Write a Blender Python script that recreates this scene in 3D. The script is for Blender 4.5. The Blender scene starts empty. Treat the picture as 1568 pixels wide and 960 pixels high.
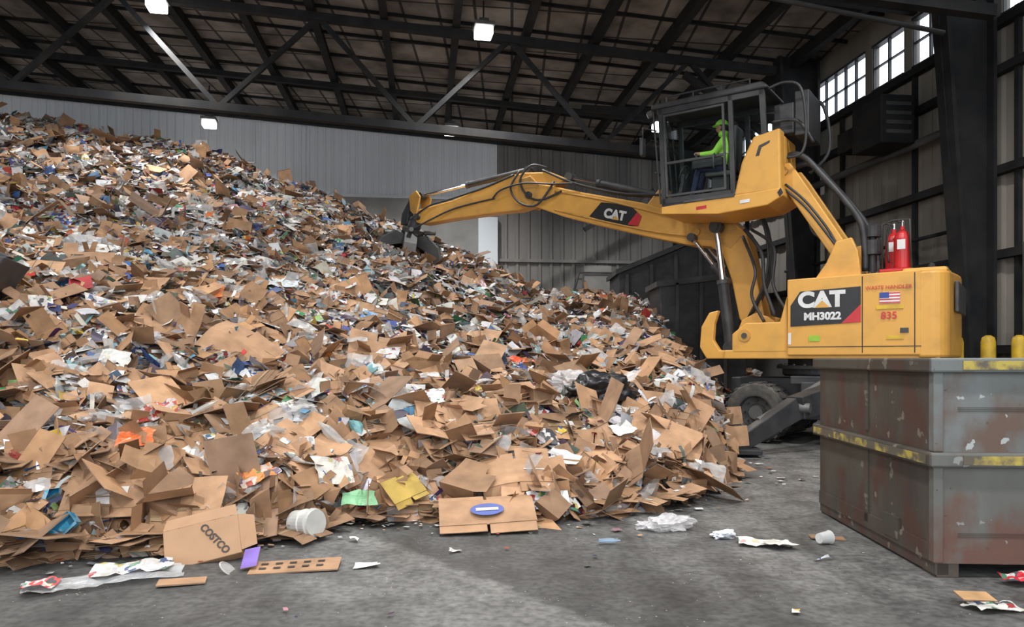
import bpy, bmesh, math, random
import numpy as np
from mathutils import Vector, Matrix, noise
random.seed(7); rng=np.random.default_rng(7)
S=bpy.context.scene
COL=bpy.context.collection
# ------------------------------------------------------------------ materials
def mk(name,c1,c2=None,scale=3.0,rough=0.6,metal=0.0,bump=0.0,detail=6,lo=0.35,hi=0.7,spec=0.5,stretch=None):
    m=bpy.data.materials.new(name); m.use_nodes=True
    nt=m.node_tree; b=nt.nodes['Principled BSDF']
    b.inputs['Roughness'].default_value=rough; b.inputs['Metallic'].default_value=metal
    b.inputs['Specular IOR Level'].default_value=spec
    if c2 is None: c2=tuple(x*0.75 for x in c1)
    tc=nt.nodes.new('ShaderNodeTexCoord'); n=nt.nodes.new('ShaderNodeTexNoise')
    n.inputs['Scale'].default_value=scale; n.inputs['Detail'].default_value=detail
    src=tc.outputs['Object']
    if stretch:
        mp=nt.nodes.new('ShaderNodeMapping'); mp.inputs['Scale'].default_value=stretch
        nt.links.new(src,mp.inputs[0]); src=mp.outputs[0]
    nt.links.new(src,n.inputs['Vector'])
    r=nt.nodes.new('ShaderNodeValToRGB')
    r.color_ramp.elements[0].position=lo; r.color_ramp.elements[1].position=hi
    r.color_ramp.elements[0].color=(*c1,1); r.color_ramp.elements[1].color=(*c2,1)
    nt.links.new(n.outputs['Fac'],r.inputs[0]); nt.links.new(r.outputs[0],b.inputs['Base Color'])
    if bump>0:
        bp=nt.nodes.new('ShaderNodeBump'); bp.inputs['Strength'].default_value=bump; bp.inputs['Distance'].default_value=0.02
        nt.links.new(n.outputs['Fac'],bp.inputs['Height']); nt.links.new(bp.outputs[0],b.inputs['Normal'])
    return m
YEL=mk('yellow_paint',(.70,.36,.07),(.50,.265,.06),2.5,.42,0,lo=.48,hi=.85)
YELD=mk('yellow_paint_dirty',(.58,.30,.06),(.33,.19,.06),4,.5,0,lo=.45,hi=.8)
BLK=mk('black_steel',(.022,.023,.026),(.05,.05,.052),4,.5)
DGR=mk('dark_grey_steel',(.045,.048,.052),(.09,.088,.085),3,.55,.2)
GRY=mk('grey_steel',(.16,.16,.16),(.09,.085,.08),4,.5,.4)
CHR=mk('chrome_rod',(.75,.75,.77),(.6,.6,.62),4,.15,1.0)
RUB=mk('tyre_rubber',(.045,.043,.04),(.12,.11,.095),6,.85,bump=.3)
REDM=mk('red_paint',(.55,.02,.025),(.4,.02,.02),5,.35)
WHT=mk('white_paint',(.75,.75,.75),(.6,.6,.58),5,.5)
DECB=mk('decal_black',(.012,.012,.014),(.02,.02,.022),5,.4)
DECR=mk('decal_red',(.6,.03,.04),None,5,.4)
DECBL=mk('decal_blue',(.03,.07,.35),None,5,.4)
DECG=mk('decal_green',(.35,.6,.05),None,5,.4)
HVIS=mk('hi_vis_fabric',(.50,1.0,.12),(.40,.88,.09),8,.7)
NAVY=mk('navy_fabric',(.03,.04,.09),None,8,.85)
SKIN=mk('skin',(.55,.30,.20),(.48,.25,.17),8,.5)
HAIR=mk('hair',(.05,.03,.02),None,9,.7)
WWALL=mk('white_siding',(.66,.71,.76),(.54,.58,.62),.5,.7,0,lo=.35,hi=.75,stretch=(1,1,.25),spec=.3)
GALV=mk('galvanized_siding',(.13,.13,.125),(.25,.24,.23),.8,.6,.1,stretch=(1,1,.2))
CONC=mk('concrete_wall',(.30,.30,.29),(.20,.195,.19),.9,.85,bump=.1)
RWALL=mk('dusty_wall_panel',(.15,.14,.125),(.31,.285,.245),.55,.85,stretch=(1,1,.35),bump=.1)
BEAM=mk('beam_steel',(.014,.015,.017),(.030,.029,.028),2,.8,spec=.2)
BEAML=mk('beam_light_steel',(.07,.07,.07),(.045,.045,.045),2,.7)
BOLL=mk('bollard_yellow',(.75,.48,.03),(.5,.32,.04),6,.5)

def roof_mat():
    m=bpy.data.materials.new('roof_insulation'); m.use_nodes=True; nt=m.node_tree; b=nt.nodes['Principled BSDF']
    b.inputs['Roughness'].default_value=.9
    tc=nt.nodes.new('ShaderNodeTexCoord')
    br=nt.nodes.new('ShaderNodeTexBrick'); br.offset=0; br.inputs['Scale'].default_value=1
    br.inputs['Color1'].default_value=(.36,.335,.30,1); br.inputs['Color2'].default_value=(.27,.25,.225,1)
    br.inputs['Mortar'].default_value=(.05,.05,.05,1); br.inputs['Mortar Size'].default_value=.04
    br.inputs['Brick Width'].default_value=.95; br.inputs['Row Height'].default_value=1.25
    n=nt.nodes.new('ShaderNodeTexNoise'); n.inputs['Scale'].default_value=1.2; n.inputs['Detail'].default_value=6
    mx=nt.nodes.new('ShaderNodeMixRGB'); mx.blend_type='MULTIPLY'; mx.inputs[0].default_value=.9
    r=nt.nodes.new('ShaderNodeValToRGB'); r.color_ramp.elements[0].color=(.35,.35,.35,1); r.color_ramp.elements[0].position=.35;r.color_ramp.elements[1].position=.65
    nt.links.new(tc.outputs['UV'],br.inputs[0]); nt.links.new(tc.outputs['Object'],n.inputs[0])
    nt.links.new(n.outputs[0],r.inputs[0]); nt.links.new(br.outputs[0],mx.inputs[1]); nt.links.new(r.outputs[0],mx.inputs[2])
    nt.links.new(mx.outputs[0],b.inputs['Base Color']); return m
ROOF=roof_mat()

def glass_mat(name,tint,gl,rough=.05):
    m=bpy.data.materials.new(name); m.use_nodes=True; nt=m.node_tree; nt.nodes.clear()
    o=nt.nodes.new('ShaderNodeOutputMaterial'); t=nt.nodes.new('ShaderNodeBsdfTransparent'); g=nt.nodes.new('ShaderNodeBsdfGlossy')
    t.inputs[0].default_value=(*tint,1); g.inputs['Roughness'].default_value=rough
    mx=nt.nodes.new('ShaderNodeMixShader'); mx.inputs[0].default_value=gl
    nt.links.new(t.outputs[0],mx.inputs[1]); nt.links.new(g.outputs[0],mx.inputs[2]); nt.links.new(mx.outputs[0],o.inputs[0]); return m
GLS=glass_mat('cab_glass',(.84,.90,.90),.07)
WGL=glass_mat('window_glass',(.95,.97,1),.04)

def emis(name,c,s):
    m=bpy.data.materials.new(name); m.use_nodes=True; nt=m.node_tree; b=nt.nodes['Principled BSDF']
    b.inputs['Emission Color'].default_value=(*c,1); b.inputs['Emission Strength'].default_value=s; return m
LAMP=emis('lamp_lens',(1,1,1),7)
AMB=emis('amber_beacon',(1,.35,.05),1.2)

def steel_bin_mat(name,base,base2,rust,rustamt,zgrad,patch=1.9):
    m=bpy.data.materials.new(name); m.use_nodes=True; nt=m.node_tree; b=nt.nodes['Principled BSDF']; L=nt.links
    b.inputs['Roughness'].default_value=.6; b.inputs['Metallic'].default_value=.1
    tc=nt.nodes.new('ShaderNodeTexCoord')
    def noi(s,d=8,st=None):
        n=nt.nodes.new('ShaderNodeTexNoise'); n.inputs['Scale'].default_value=s; n.inputs['Detail'].default_value=d
        if st:
            mp=nt.nodes.new('ShaderNodeMapping'); mp.inputs['Scale'].default_value=st; L.new(tc.outputs['Object'],mp.inputs[0]); L.new(mp.outputs[0],n.inputs[0])
        else: L.new(tc.outputs['Object'],n.inputs[0])
        return n
    def ramp(src,p0,p1,c0=(0,0,0),c1=(1,1,1)):
        r=nt.nodes.new('ShaderNodeValToRGB'); r.color_ramp.elements[0].position=p0; r.color_ramp.elements[1].position=p1
        r.color_ramp.elements[0].color=(*c0,1); r.color_ramp.elements[1].color=(*c1,1); L.new(src,r.inputs[0]); return r
    def mix(f,a,bb):
        x=nt.nodes.new('ShaderNodeMixRGB'); L.new(f,x.inputs[0])
        for i,v in ((1,a),(2,bb)):
            if isinstance(v,tuple): x.inputs[i].default_value=(*v,1)
            else: L.new(v,x.inputs[i])
        return x
    n1=noi(2.2,st=(1,1,.35)); n2=noi(4,10,st=(1,1,.6)); n3=noi(7); n4=noi(22,4)
    c=ramp(n1.outputs[0],.35,.65,base,base2)
    sx=nt.nodes.new('ShaderNodeSeparateXYZ'); L.new(tc.outputs['Object'],sx.inputs[0])
    mr=nt.nodes.new('ShaderNodeMapRange'); mr.inputs[1].default_value=zgrad[0]; mr.inputs[2].default_value=zgrad[1]
    mr.inputs[3].default_value=rustamt; mr.inputs[4].default_value=0; L.new(sx.outputs[2],mr.inputs[0])
    ad=nt.nodes.new('ShaderNodeMath'); ad.operation='ADD'; L.new(n2.outputs[0],ad.inputs[0]); L.new(mr.outputs[0],ad.inputs[1])
    f=ramp(ad.outputs[0],.54,.72)
    m1=mix(f.outputs[0],c.outputs[0],rust)
    f2=ramp(n3.outputs[0],.65,.665); m2=mix(f2.outputs[0],m1.outputs[0],tuple(min(1,v*patch) for v in base))
    f3=ramp(n4.outputs[0],.27,.33,(1,1,1),(0,0,0)); m3=mix(f3.outputs[0],m2.outputs[0],(.05,.035,.03))
    L.new(m3.outputs[0],b.inputs['Base Color'])
    bp=nt.nodes.new('ShaderNodeBump'); bp.inputs['Strength'].default_value=.25; bp.inputs['Distance'].default_value=.02
    L.new(n2.outputs[0],bp.inputs['Height']); L.new(bp.outputs[0],b.inputs['Normal'])
    return m
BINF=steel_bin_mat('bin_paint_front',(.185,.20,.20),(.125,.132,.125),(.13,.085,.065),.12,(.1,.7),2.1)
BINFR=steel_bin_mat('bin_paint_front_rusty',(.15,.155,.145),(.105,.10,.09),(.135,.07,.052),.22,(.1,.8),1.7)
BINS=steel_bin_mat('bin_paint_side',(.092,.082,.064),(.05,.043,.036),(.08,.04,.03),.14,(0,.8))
BINY=mk('bin_yellow_stripe',(.45,.35,.07),(.11,.095,.07),7,.65,lo=.43,hi=.56)

def floor_mat():
    m=bpy.data.materials.new('floor_concrete'); m.use_nodes=True; nt=m.node_tree; b=nt.nodes['Principled BSDF']; L=nt.links
    tc=nt.nodes.new('ShaderNodeTexCoord')
    def noi(s,d=8,st=None,rot=0):
        n=nt.nodes.new('ShaderNodeTexNoise'); n.inputs['Scale'].default_value=s; n.inputs['Detail'].default_value=d
        mp=nt.nodes.new('ShaderNodeMapping'); mp.inputs['Scale'].default_value=st or (1,1,1); mp.inputs['Rotation'].default_value=(0,0,rot)
        mp.vector_type='POINT'; L.new(tc.outputs['Object'],mp.inputs[0]); L.new(mp.outputs[0],n.inputs[0]); return n
    def ramp(src,ps):
        r=nt.nodes.new('ShaderNodeValToRGB'); e=r.color_ramp.elements
        while len(e)<len(ps): e.new(.5)
        for i,(p,c) in enumerate(ps): e[i].position=p; e[i].color=(c[0],c[1],c[2],1) if isinstance(c,tuple) else (c,c,c,1)
        L.new(src,r.inputs[0]); return r
    def mul(a,bb,f=1.0):
        x=nt.nodes.new('ShaderNodeMixRGB'); x.blend_type='MULTIPLY'; x.inputs[0].default_value=f
        L.new(a,x.inputs[1]); L.new(bb,x.inputs[2]); return x
    n1=noi(.8); n2=noi(18,9); n3=noi(1.3,8,(1.6,.16,1),math.radians(51-90)); n5=noi(3.2,9)
    c=ramp(n1.outputs[0],[(.3,(.105,.105,.103)),(.7,(.170,.167,.160))])
    r2=ramp(n2.outputs[0],[(.36,.5),(.55,1.0),(.7,1.25)])
    sx=nt.nodes.new('ShaderNodeSeparateXYZ'); mp=nt.nodes.new('ShaderNodeMapping'); mp.inputs['Rotation'].default_value=(0,0,math.radians(51.1))
    L.new(tc.outputs['Object'],mp.inputs[0]); L.new(mp.outputs[0],sx.inputs[0])
    nb=noi(4,8); ad=nt.nodes.new('ShaderNodeMath'); ad.operation='MULTIPLY_ADD'; ad.inputs[1].default_value=.22
    L.new(nb.outputs[0],ad.inputs[0]); L.new(sx.outputs[1],ad.inputs[2])
    mr=nt.nodes.new('ShaderNodeMapRange'); mr.inputs[1].default_value=0; mr.inputs[2].default_value=8; L.new(ad.outputs[0],mr.inputs[0])
    rb=ramp(mr.outputs[0],[(.0,.55),(.24,.62),(.27,1.05),(.385,1.15),(.395,.46),(.50,.50),(.56,.68),(.62,.9),(.74,1.05)])
    m1=mul(c.outputs[0],r2.outputs[0],.8); m2=mul(m1.outputs[0],rb.outputs[0],1.0)
    r3=ramp(n3.outputs[0],[(.35,.65),(.6,1.15)]); m3a=mul(m2.outputs[0],r3.outputs[0],.8)
    r5=ramp(n5.outputs[0],[(.38,.66),(.5,1.0),(.65,1.12)]); m3=mul(m3a.outputs[0],r5.outputs[0],.8)
    v=nt.nodes.new('ShaderNodeTexVoronoi'); v.inputs['Scale'].default_value=16; L.new(tc.outputs['Object'],v.inputs['Vector'])
    rv=ramp(v.outputs['Distance'],[(.07,1.0),(.09,0.0)])
    n4=noi(2,4); r4=ramp(n4.outputs[0],[(.48,0.0),(.58,1.0)]); mm=mul(rv.outputs[0],r4.outputs[0])
    x=nt.nodes.new('ShaderNodeMixRGB'); L.new(mm.outputs[0],x.inputs[0]); L.new(m3.outputs[0],x.inputs[1]); x.inputs[2].default_value=(.42,.40,.36,1)
    L.new(x.outputs[0],b.inputs['Base Color'])
    rr=ramp(n1.outputs[0],[(.3,.48),(.7,.75)]); L.new(rr.outputs[0],b.inputs['Roughness'])
    bp=nt.nodes.new('ShaderNodeBump'); bp.inputs['Strength'].default_value=.12; bp.inputs['Distance'].default_value=.006
    L.new(n2.outputs[0],bp.inputs['Height']); L.new(bp.outputs[0],b.inputs['Normal'])
    return m
FLOOR=floor_mat()

def attr_mat(name,rough,alpha=0.0,coat=0.0):
    m=bpy.data.materials.new(name); m.use_nodes=True; nt=m.node_tree; b=nt.nodes['Principled BSDF']; L=nt.links
    b.inputs['Roughness'].default_value=rough
    a=nt.nodes.new('ShaderNodeAttribute'); a.attribute_name='pcol'
    p=nt.nodes.new('ShaderNodeAttribute'); p.attribute_name='prt'
    u=nt.nodes.new('ShaderNodeAttribute'); u.attribute_name='luv'
    n=nt.nodes.new('ShaderNodeTexNoise'); n.inputs['Scale'].default_value=5; n.inputs['Detail'].default_value=5; L.new(u.outputs['Vector'],n.inputs[0])
    r=nt.nodes.new('ShaderNodeValToRGB'); r.color_ramp.elements[0].position=.3; r.color_ramp.elements[1].position=.65
    r.color_ramp.elements[0].color=(.70,.68,.66,1); r.color_ramp.elements[1].color=(1.1,1.08,1.07,1); L.new(n.outputs[0],r.inputs[0])
    mu=nt.nodes.new('ShaderNodeMixRGB'); mu.blend_type='MULTIPLY'; mu.inputs[0].default_value=1
    v=nt.nodes.new('ShaderNodeTexVoronoi'); v.distance='CHEBYCHEV'; v.inputs['Scale'].default_value=20; L.new(u.outputs['Vector'],v.inputs['Vector'])
    sc=nt.nodes.new('ShaderNodeSeparateColor'); L.new(v.outputs['Color'],sc.inputs[0])
    pr=nt.nodes.new('ShaderNodeValToRGB'); pr.color_ramp.interpolation='CONSTANT'; e=pr.color_ramp.elements
    pal=[(0,(.62,.62,.62)),(.32,(.05,.09,.22)),(.42,(.6,.58,.53)),(.64,(.35,.05,.05)),(.71,(.5,.42,.12)),(.76,(.08,.08,.09)),(.92,(.08,.22,.13))]
    while len(e)<len(pal): e.new(.5)
    for i,(q,c) in enumerate(pal): e[i].position=q; e[i].color=(*c,1)
    L.new(sc.outputs[0],pr.inputs[0])
    mt=nt.nodes.new('ShaderNodeMath'); mt.operation='MULTIPLY'; g=nt.nodes.new('ShaderNodeMath'); g.operation='GREATER_THAN'; g.inputs[1].default_value=.5
    L.new(sc.outputs[1],g.inputs[0]); L.new(g.outputs[0],mt.inputs[0]); L.new(p.outputs['Fac'],mt.inputs[1])
    mx=nt.nodes.new('ShaderNodeMixRGB'); L.new(mt.outputs[0],mx.inputs[0]); L.new(a.outputs['Color'],mx.inputs[1]); L.new(pr.outputs[0],mx.inputs[2])
    L.new(mx.outputs[0],mu.inputs[1]); L.new(r.outputs[0],mu.inputs[2]); L.new(mu.outputs[0],b.inputs['Base Color'])
    if alpha>0:
        b.inputs['Alpha'].default_value=1-alpha
    return m
PAPER=attr_mat('mixed_paper',.78); GLOSS=attr_mat('glossy_packaging',.35); FILM=attr_mat('clear_film',.25,alpha=.45)
PM=[PAPER,GLOSS,FILM]

# ------------------------------------------------------------------ geometry helpers
def obj(name,verts,faces,mat,parent=None,bevel=0,smooth=False,fm=None):
    me=bpy.data.meshes.new(name); me.from_pydata([tuple(v) for v in verts],[],faces)
    ob=bpy.data.objects.new(name,me); COL.objects.link(ob)
    for mm in (mat if isinstance(mat,(list,tuple)) else [mat]): me.materials.append(mm)
    if fm is not None:
        for p,i in zip(me.polygons,fm): p.material_index=i
    bm=bmesh.new(); bm.from_mesh(me); bmesh.ops.recalc_face_normals(bm,faces=bm.faces); bm.to_mesh(me); bm.free()
    if smooth:
        for p in me.polygons: p.use_smooth=True
    if parent: ob.parent=parent
    if bevel>0:
        b=ob.modifiers.new('b','BEVEL'); b.width=bevel; b.segments=2; b.limit_method='ANGLE'
    return ob
def empty(name,loc,rz=0,sc=1):
    e=bpy.data.objects.new(name,None); COL.objects.link(e); e.location=loc; e.rotation_euler=(0,0,rz); e.scale=(sc,)*3; e.empty_display_size=.3
    return e
BF=[(0,3,2,1),(4,5,6,7),(0,1,5,4),(1,2,6,5),(2,3,7,6),(3,0,4,7)]
def boxv(x0,x1,y0,y1,z0,z1):
    return [(x0,y0,z0),(x1,y0,z0),(x1,y1,z0),(x0,y1,z0),(x0,y0,z1),(x1,y0,z1),(x1,y1,z1),(x0,y1,z1)]
def box(name,x0,x1,y0,y1,z0,z1,mat,parent=None,bevel=0,T=None):
    v=boxv(x0,x1,y0,y1,z0,z1)
    if T: v=[T(*p) for p in v]
    return obj(name,v,BF,mat,parent,bevel)
def prism(name,poly,y0,y1,mat,parent=None,bevel=0,T=None):
    n=len(poly); v=[(a,y0,b) for a,b in poly]+[(a,y1,b) for a,b in poly]
    if T: v=[T(*p) for p in v]
    f=[tuple(range(n)),tuple(range(2*n-1,n-1,-1))]+[(i,(i+1)%n,n+(i+1)%n,n+i) for i in range(n)]
    return obj(name,v,f,mat,parent,bevel)
def sweep(pts,rads,sides=12,cap=True):
    pts=[Vector(p) for p in pts]; V=[];F=[]
    up=Vector((0,0,1)); prev=None
    for i,p in enumerate(pts):
        d=(pts[min(i+1,len(pts)-1)]-pts[max(i-1,0)]).normalized()
        if prev is None:
            a=d.cross(up); 
            if a.length<.1: a=d.cross(Vector((1,0,0)))
            a.normalize()
        else:
            a=prev-d*prev.dot(d); a.normalize()
        prev=a; b=d.cross(a)
        for k in range(sides):
            t=2*math.pi*k/sides; V.append(p+(a*math.cos(t)+b*math.sin(t))*rads[i])
    n=len(pts)
    for i in range(n-1):
        for k in range(sides):
            F.append((i*sides+k,i*sides+(k+1)%sides,(i+1)*sides+(k+1)%sides,(i+1)*sides+k))
    if cap:
        F.append(tuple(range(sides))[::-1]); F.append(tuple(range((n-1)*sides,n*sides)))
    return V,F
def cr(pts,sub=6):
    pts=[Vector(p) for p in pts]; out=[]
    for i in range(len(pts)-1):
        p0=pts[max(i-1,0)];p1=pts[i];p2=pts[i+1];p3=pts[min(i+2,len(pts)-1)]
        for k in range(sub):
            t=k/sub
            out.append(.5*((2*p1)+(p2-p0)*t+(2*p0-5*p1+4*p2-p3)*t*t+(3*p1-p0-3*p2+p3)*t**3))
    out.append(pts[-1]); return out
def tube(name,pts,r,mat,parent=None,smoothpath=True,sides=10):
    if smoothpath and len(pts)>2: pts=cr(pts)
    V,F=sweep(pts,[r]*len(pts),sides); o=obj(name,V,F,mat,parent,smooth=True)
    return o
def cyl(name,p0,p1,r,mat,parent=None,r2=None,sides=20,bevel=0):
    V,F=sweep([p0,p1],[r,r if r2 is None else r2],sides); return obj(name,V,F,mat,parent,bevel)
def lathe(name,prof,c,axis,mat,parent=None,sides=28,fm=None):
    c=Vector(c); ax=Vector(axis).normalized()
    V,F=sweep([c+ax*a for a,_ in prof] ,[r for _,r in prof],sides); 
    a=ax.cross(Vector((0,0,1))); 
    if a.length<.1: a=ax.cross(Vector((1,0,0)))
    a.normalize(); b=ax.cross(a); V=[]
    for o,r in prof:
        for k in range(sides):
            t=2*math.pi*k/sides; V.append(c+ax*o+(a*math.cos(t)+b*math.sin(t))*r)
    return obj(name,V,F,mat,parent)
def text(name,s,size,loc,rot,mat,parent=None,bold=.0,align='CENTER',xs=1):
    cu=bpy.data.curves.new(name,'FONT'); cu.body=s; cu.size=size; cu.align_x=align; cu.align_y='CENTER'; cu.offset=bold; cu.extrude=.002
    t=bpy.data.objects.new(name,cu); COL.objects.link(t)
    bpy.context.view_layer.update()
    me=bpy.data.meshes.new_from_object(t.evaluated_get(bpy.context.evaluated_depsgraph_get()))
    bpy.data.objects.remove(t); o=bpy.data.objects.new(name,me); COL.objects.link(o); me.materials.clear(); me.materials.append(mat)
    o.location=loc; o.rotation_euler=rot; o.scale=(xs,1,1)
    if parent: o.parent=parent
    return o

# ------------------------------------------------------------------ building
def B(x,y,z): return (7.5+.9931*x-.117*y, 30+.117*x+.9931*y, z)
def rz(x): return 9.8-.0667*x
box('floor',-45,30,-14,34,-.2,0,FLOOR)
def ribbed(name,axis,a0,a1,z0,z1,mat,sp=.3,dep=.04,off=0,inward=1):
    pts=[];a=a0
    while a<a1:
        pts+= [(a,0),(a+sp*.55,0),(a+sp*.68,dep),(a+sp*.87,dep)]; a+=sp
    pts=[(min(p,a1),d) for p,d in pts]+[(a1,0)]
    V=[];F=[]
    for p,d in pts:
        zt=z1(p) if callable(z1) else z1
        for z in (z0,zt):
            V.append(B(p,off-d*inward,z) if axis=='x' else B(off-d*inward,p,z))
    n=len(pts)
    for i in range(n-1): F.append((2*i,2*i+2,2*i+3,2*i+1))
    m=len(V)
    for p in (a0,a1):
        zt=z1(p) if callable(z1) else z1
        for z in (z0,zt): V.append(B(p,off+.15*inward,z) if axis=='x' else B(off+.15*inward,p,z))
    F.append((m,m+1,m+3,m+2))
    F.append((0,1,m+1,m)); F.append((2*n-2,m+2,m+3,2*n-1))
    me=bpy.data.meshes.new(name); me.from_pydata(V,[],F); me.materials.append(mat)
    o=bpy.data.objects.new(name,me); COL.objects.link(o); return o
XW=-8.15
wb=empty('wall_back',(0,0,0))
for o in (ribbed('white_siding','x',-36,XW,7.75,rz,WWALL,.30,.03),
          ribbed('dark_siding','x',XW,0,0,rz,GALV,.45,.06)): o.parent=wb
box('concrete_panel',-36,XW,-.05,.25,0,7.75,CONC,wb,T=B)
box('panel_trim',-36,XW,-.1,0,7.70,7.80,WWALL,wb,T=B)
box('post_white',XW-.75,XW,-.35,0,0,7.0,WWALL,wb,T=B)
for i in range(14):
    box('siding_seam_%d'%i,-34+i*1.85,-33.97+i*1.85,-.04,0,7.8,rz(-34+i*1.85)-.05,WWALL,wb,T=B)
for i,z in enumerate((3.2,5.3,7.4)):
    box('girt_%d'%i,XW,0,-.16,-.07,z,z+.12,GALV,wb,T=B)
box('stained_panel',-4.7,-3.6,-.2,-.1,3.2,5.2,CONC,wb,T=B)
tube('conduit',[B(-5.3,-.3,3.5),B(-4.9,-.3,4.9),B(-2,-.3,4.9),B(-1,-.3,4.8)],.035,BLK,wb,False)
# right wall
wr=empty('wall_right',(0,0,0))
ribbed('lower_panels','y',-38,0,0,8.05,RWALL,.6,.03).parent=wr
box('upper_band',-.03,.15,-38,0,9.15,9.8,RWALL,wr,T=B)
wins=[(-1.2,-3.6),(-4.2,-6.6),(-8.3,-11.6),(-11.9,-13.1),(-13.4,-14.5),(-16.0,-18.2),(-19,-22),(-24,-27)]
prev=0
for i,(a,b) in enumerate(wins):
    box('infill_%d'%i,-.03,.15,a,prev,8.05,9.15,RWALL,wr,T=B); prev=b
    w=empty('window_%d'%(i+1),(0,0,0))
    box('pane',.04,.05,b,a,8.05,9.15,WGL,w,T=B)
    k=max(2,int(round((a-b)/.5)))
    for j in range(k+1):
        yy=b+(a-b)*j/k; box('mullion_%d'%j,-.01,.06,yy-.022,yy+.022,8.05,9.15,BLK,w,T=B)
    box('rail_mid',-.01,.06,b,a,8.60,8.63,BLK,w,T=B); box('rail_low',-.06,.07,b,a,8.02,8.08,BLK,w,T=B); box('rail_top',-.06,.07,b,a,9.12,9.18,BLK,w,T=B)
box('infill_end',-.03,.15,-38,prev,8.05,9.15,RWALL,wr,T=B)
for i,z in enumerate((1.6,3.4,5.0,6.9,7.8)):
    box('girt_%d'%i,-.2,-.03,-38,0,z,z+.16,BEAM,wr,T=B)
for i in range(12):
    box('stud_%d'%i,-.12,-.03,-2.9*i-2,-2.9*i-1.9,0,8.05,BEAM,wr,T=B)
box('kick_plate',-.26,-.04,-38,0,0,1.5,CONC,wr,T=B)
tube('wall_pipe',[B(-.35,-1,6.35),B(-.35,-15.2,6.15)],.09,BEAML,wr,False)
tube('wall_pipe_small',[B(-.3,-8,4.1),B(-.3,-15,4.1)],.04,BEAM,wr,False)
ribbed('wall_left','y',-38,0,0,rz(-36),RWALL,.6,.03,off=-36,inward=-1)
# roof / ceiling
V=[];
for (x,y) in ((-36,0),(0,0),(0,-33),(-36,-33)): V.append(B(x,y,rz(x)))
V+= [(a,b,c+.25) for a,b,c in V]
ce=obj('ceiling',V,BF,ROOF)
uv=ce.data.uv_layers.new(name='UVMap')
for l in ce.data.loops:
    p=ce.data.vertices[l.vertex_index].co; uv.data[l.index].uv=(p.x,p.y)
pv=[];pf=[]
def addbox(V,F,c8):
    o=len(V); V.extend(c8); F.extend([tuple(i+o for i in f) for f in BF])
x=-.9
while x>-36:
    z=rz(x); addbox(pv,pf,[B(*p) for p in boxv(x-.05,x+.05,-33,-.02,z-.34,z+.0)]); 
    addbox(pv,pf,[B(*p) for p in boxv(x-.10,x+.10,-33,-.02,z-.37,z-.34)]); x-=1.85
obj('ceiling_beam',pv,pf,BEAM)
cv=[];cf=[]
y=-1.5
while y>-33:
    v=boxv(-36,0,y-.03,y+.03,0,0); 
    v=[B(p[0],p[1],rz(p[0])-(.08 if i<4 else .0)) for i,p in enumerate(v)]
    addbox(cv,cf,v); y-=1.55
obj('ceiling_batten',cv,cf,BEAM)
def member(V,F,p,q,w):
    p=Vector(p);q=Vector(q); d=(q-p).normalized(); s=d.cross(Vector((0,0,1))).normalized(); u=s.cross(d)
    s*=w/2;u*=w/2; c=[p-s-u,p+s-u,p+s+u,p-s+u,q-s-u,q+s-u,q+s+u,q-s+u]; o=len(V); V.extend(c)
    F.extend([tuple(i+o for i in f) for f in BF])
for ti,(yy,dp) in enumerate(((-9.6,3.05),(-17.3,2.45))):
    tv=[];tf=[]
    zt=lambda x:rz(x)-.5; zb=lambda x:rz(x)-dp
    member(tv,tf,B(-36,yy,zt(-36)),B(-1.4,yy,zt(-1.4)),.20); member(tv,tf,B(-36,yy,zb(-36)),B(-1.3,yy,zb(-1.3)),.20)
    nx=-1.4; up=True; i=0
    while nx>-35:
        x2=nx-2.45
        member(tv,tf,B(nx,yy,zb(nx) if i%2==0 else zt(nx)),B(x2,yy,zt(x2) if i%2==0 else zb(x2)),.12)
        if i%2==1: member(tv,tf,B(x2,yy,zb(x2)),B(x2,yy,zt(x2)),.07)
        nx=x2;i+=1
    obj('roof_truss',tv,tf,BEAM)
tv=[];tf=[]; member(tv,tf,B(-36,-.25,rz(-36)-.35),B(0,-.25,rz(0)-.35),.22); 
for y in (-4.8,-13.5): member(tv,tf,B(-36,y,rz(-36)-.5),B(0,y,rz(0)-.5),.16)
obj('roof_girder',tv,tf,BEAM)
tube('sprinkler_pipe',[B(-12,-16.5,8.6),B(-5.5,-16.5,7.95),B(-1.6,-16.5,7.42)],.045,BEAML,None,False)
# columns
for (yy,nm) in ((-9.6,'wall_column'),(-15.9,'wall_column'),(-.5,'wall_column')):
    p=[(-.28,0),(-.62,0),(-1.28,8.0),(-1.35,9.8),(-.28,9.8)]
    c=empty(nm,(0,0,0))
    prism('web',p,yy-.02,yy+.02,BEAM,c,T=lambda a,y,b:B(a,y,b))
    prism('inner_flange',[(-.57,0),(-.65,0),(-1.38,9.75),(-1.30,9.75)],yy-.2,yy+.2,BEAM,c,T=lambda a,y,b:B(a,y,b))
    prism('outer_flange',[(-.21,0),(-.28,0),(-.28,9.75),(-.21,9.75)],yy-.2,yy+.2,BEAM,c,T=lambda a,y,b:B(a,y,b))
br=[];bf_=[]
member(br,bf_,B(-1.6,-9.6,7.6),B(-4.0,-9.6,9.2),.16); member(br,bf_,B(-1.6,-11,7.6),B(-6,-6,9.4),.2)
obj('knee_brace',br,bf_,BEAM)
br=[];bf_=[]; member(br,bf_,B(-5.2,-2.5,6.2),B(-2.6,-2.5,7.7),.16); obj('conveyor_brace',br,bf_,BEAM)
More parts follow.
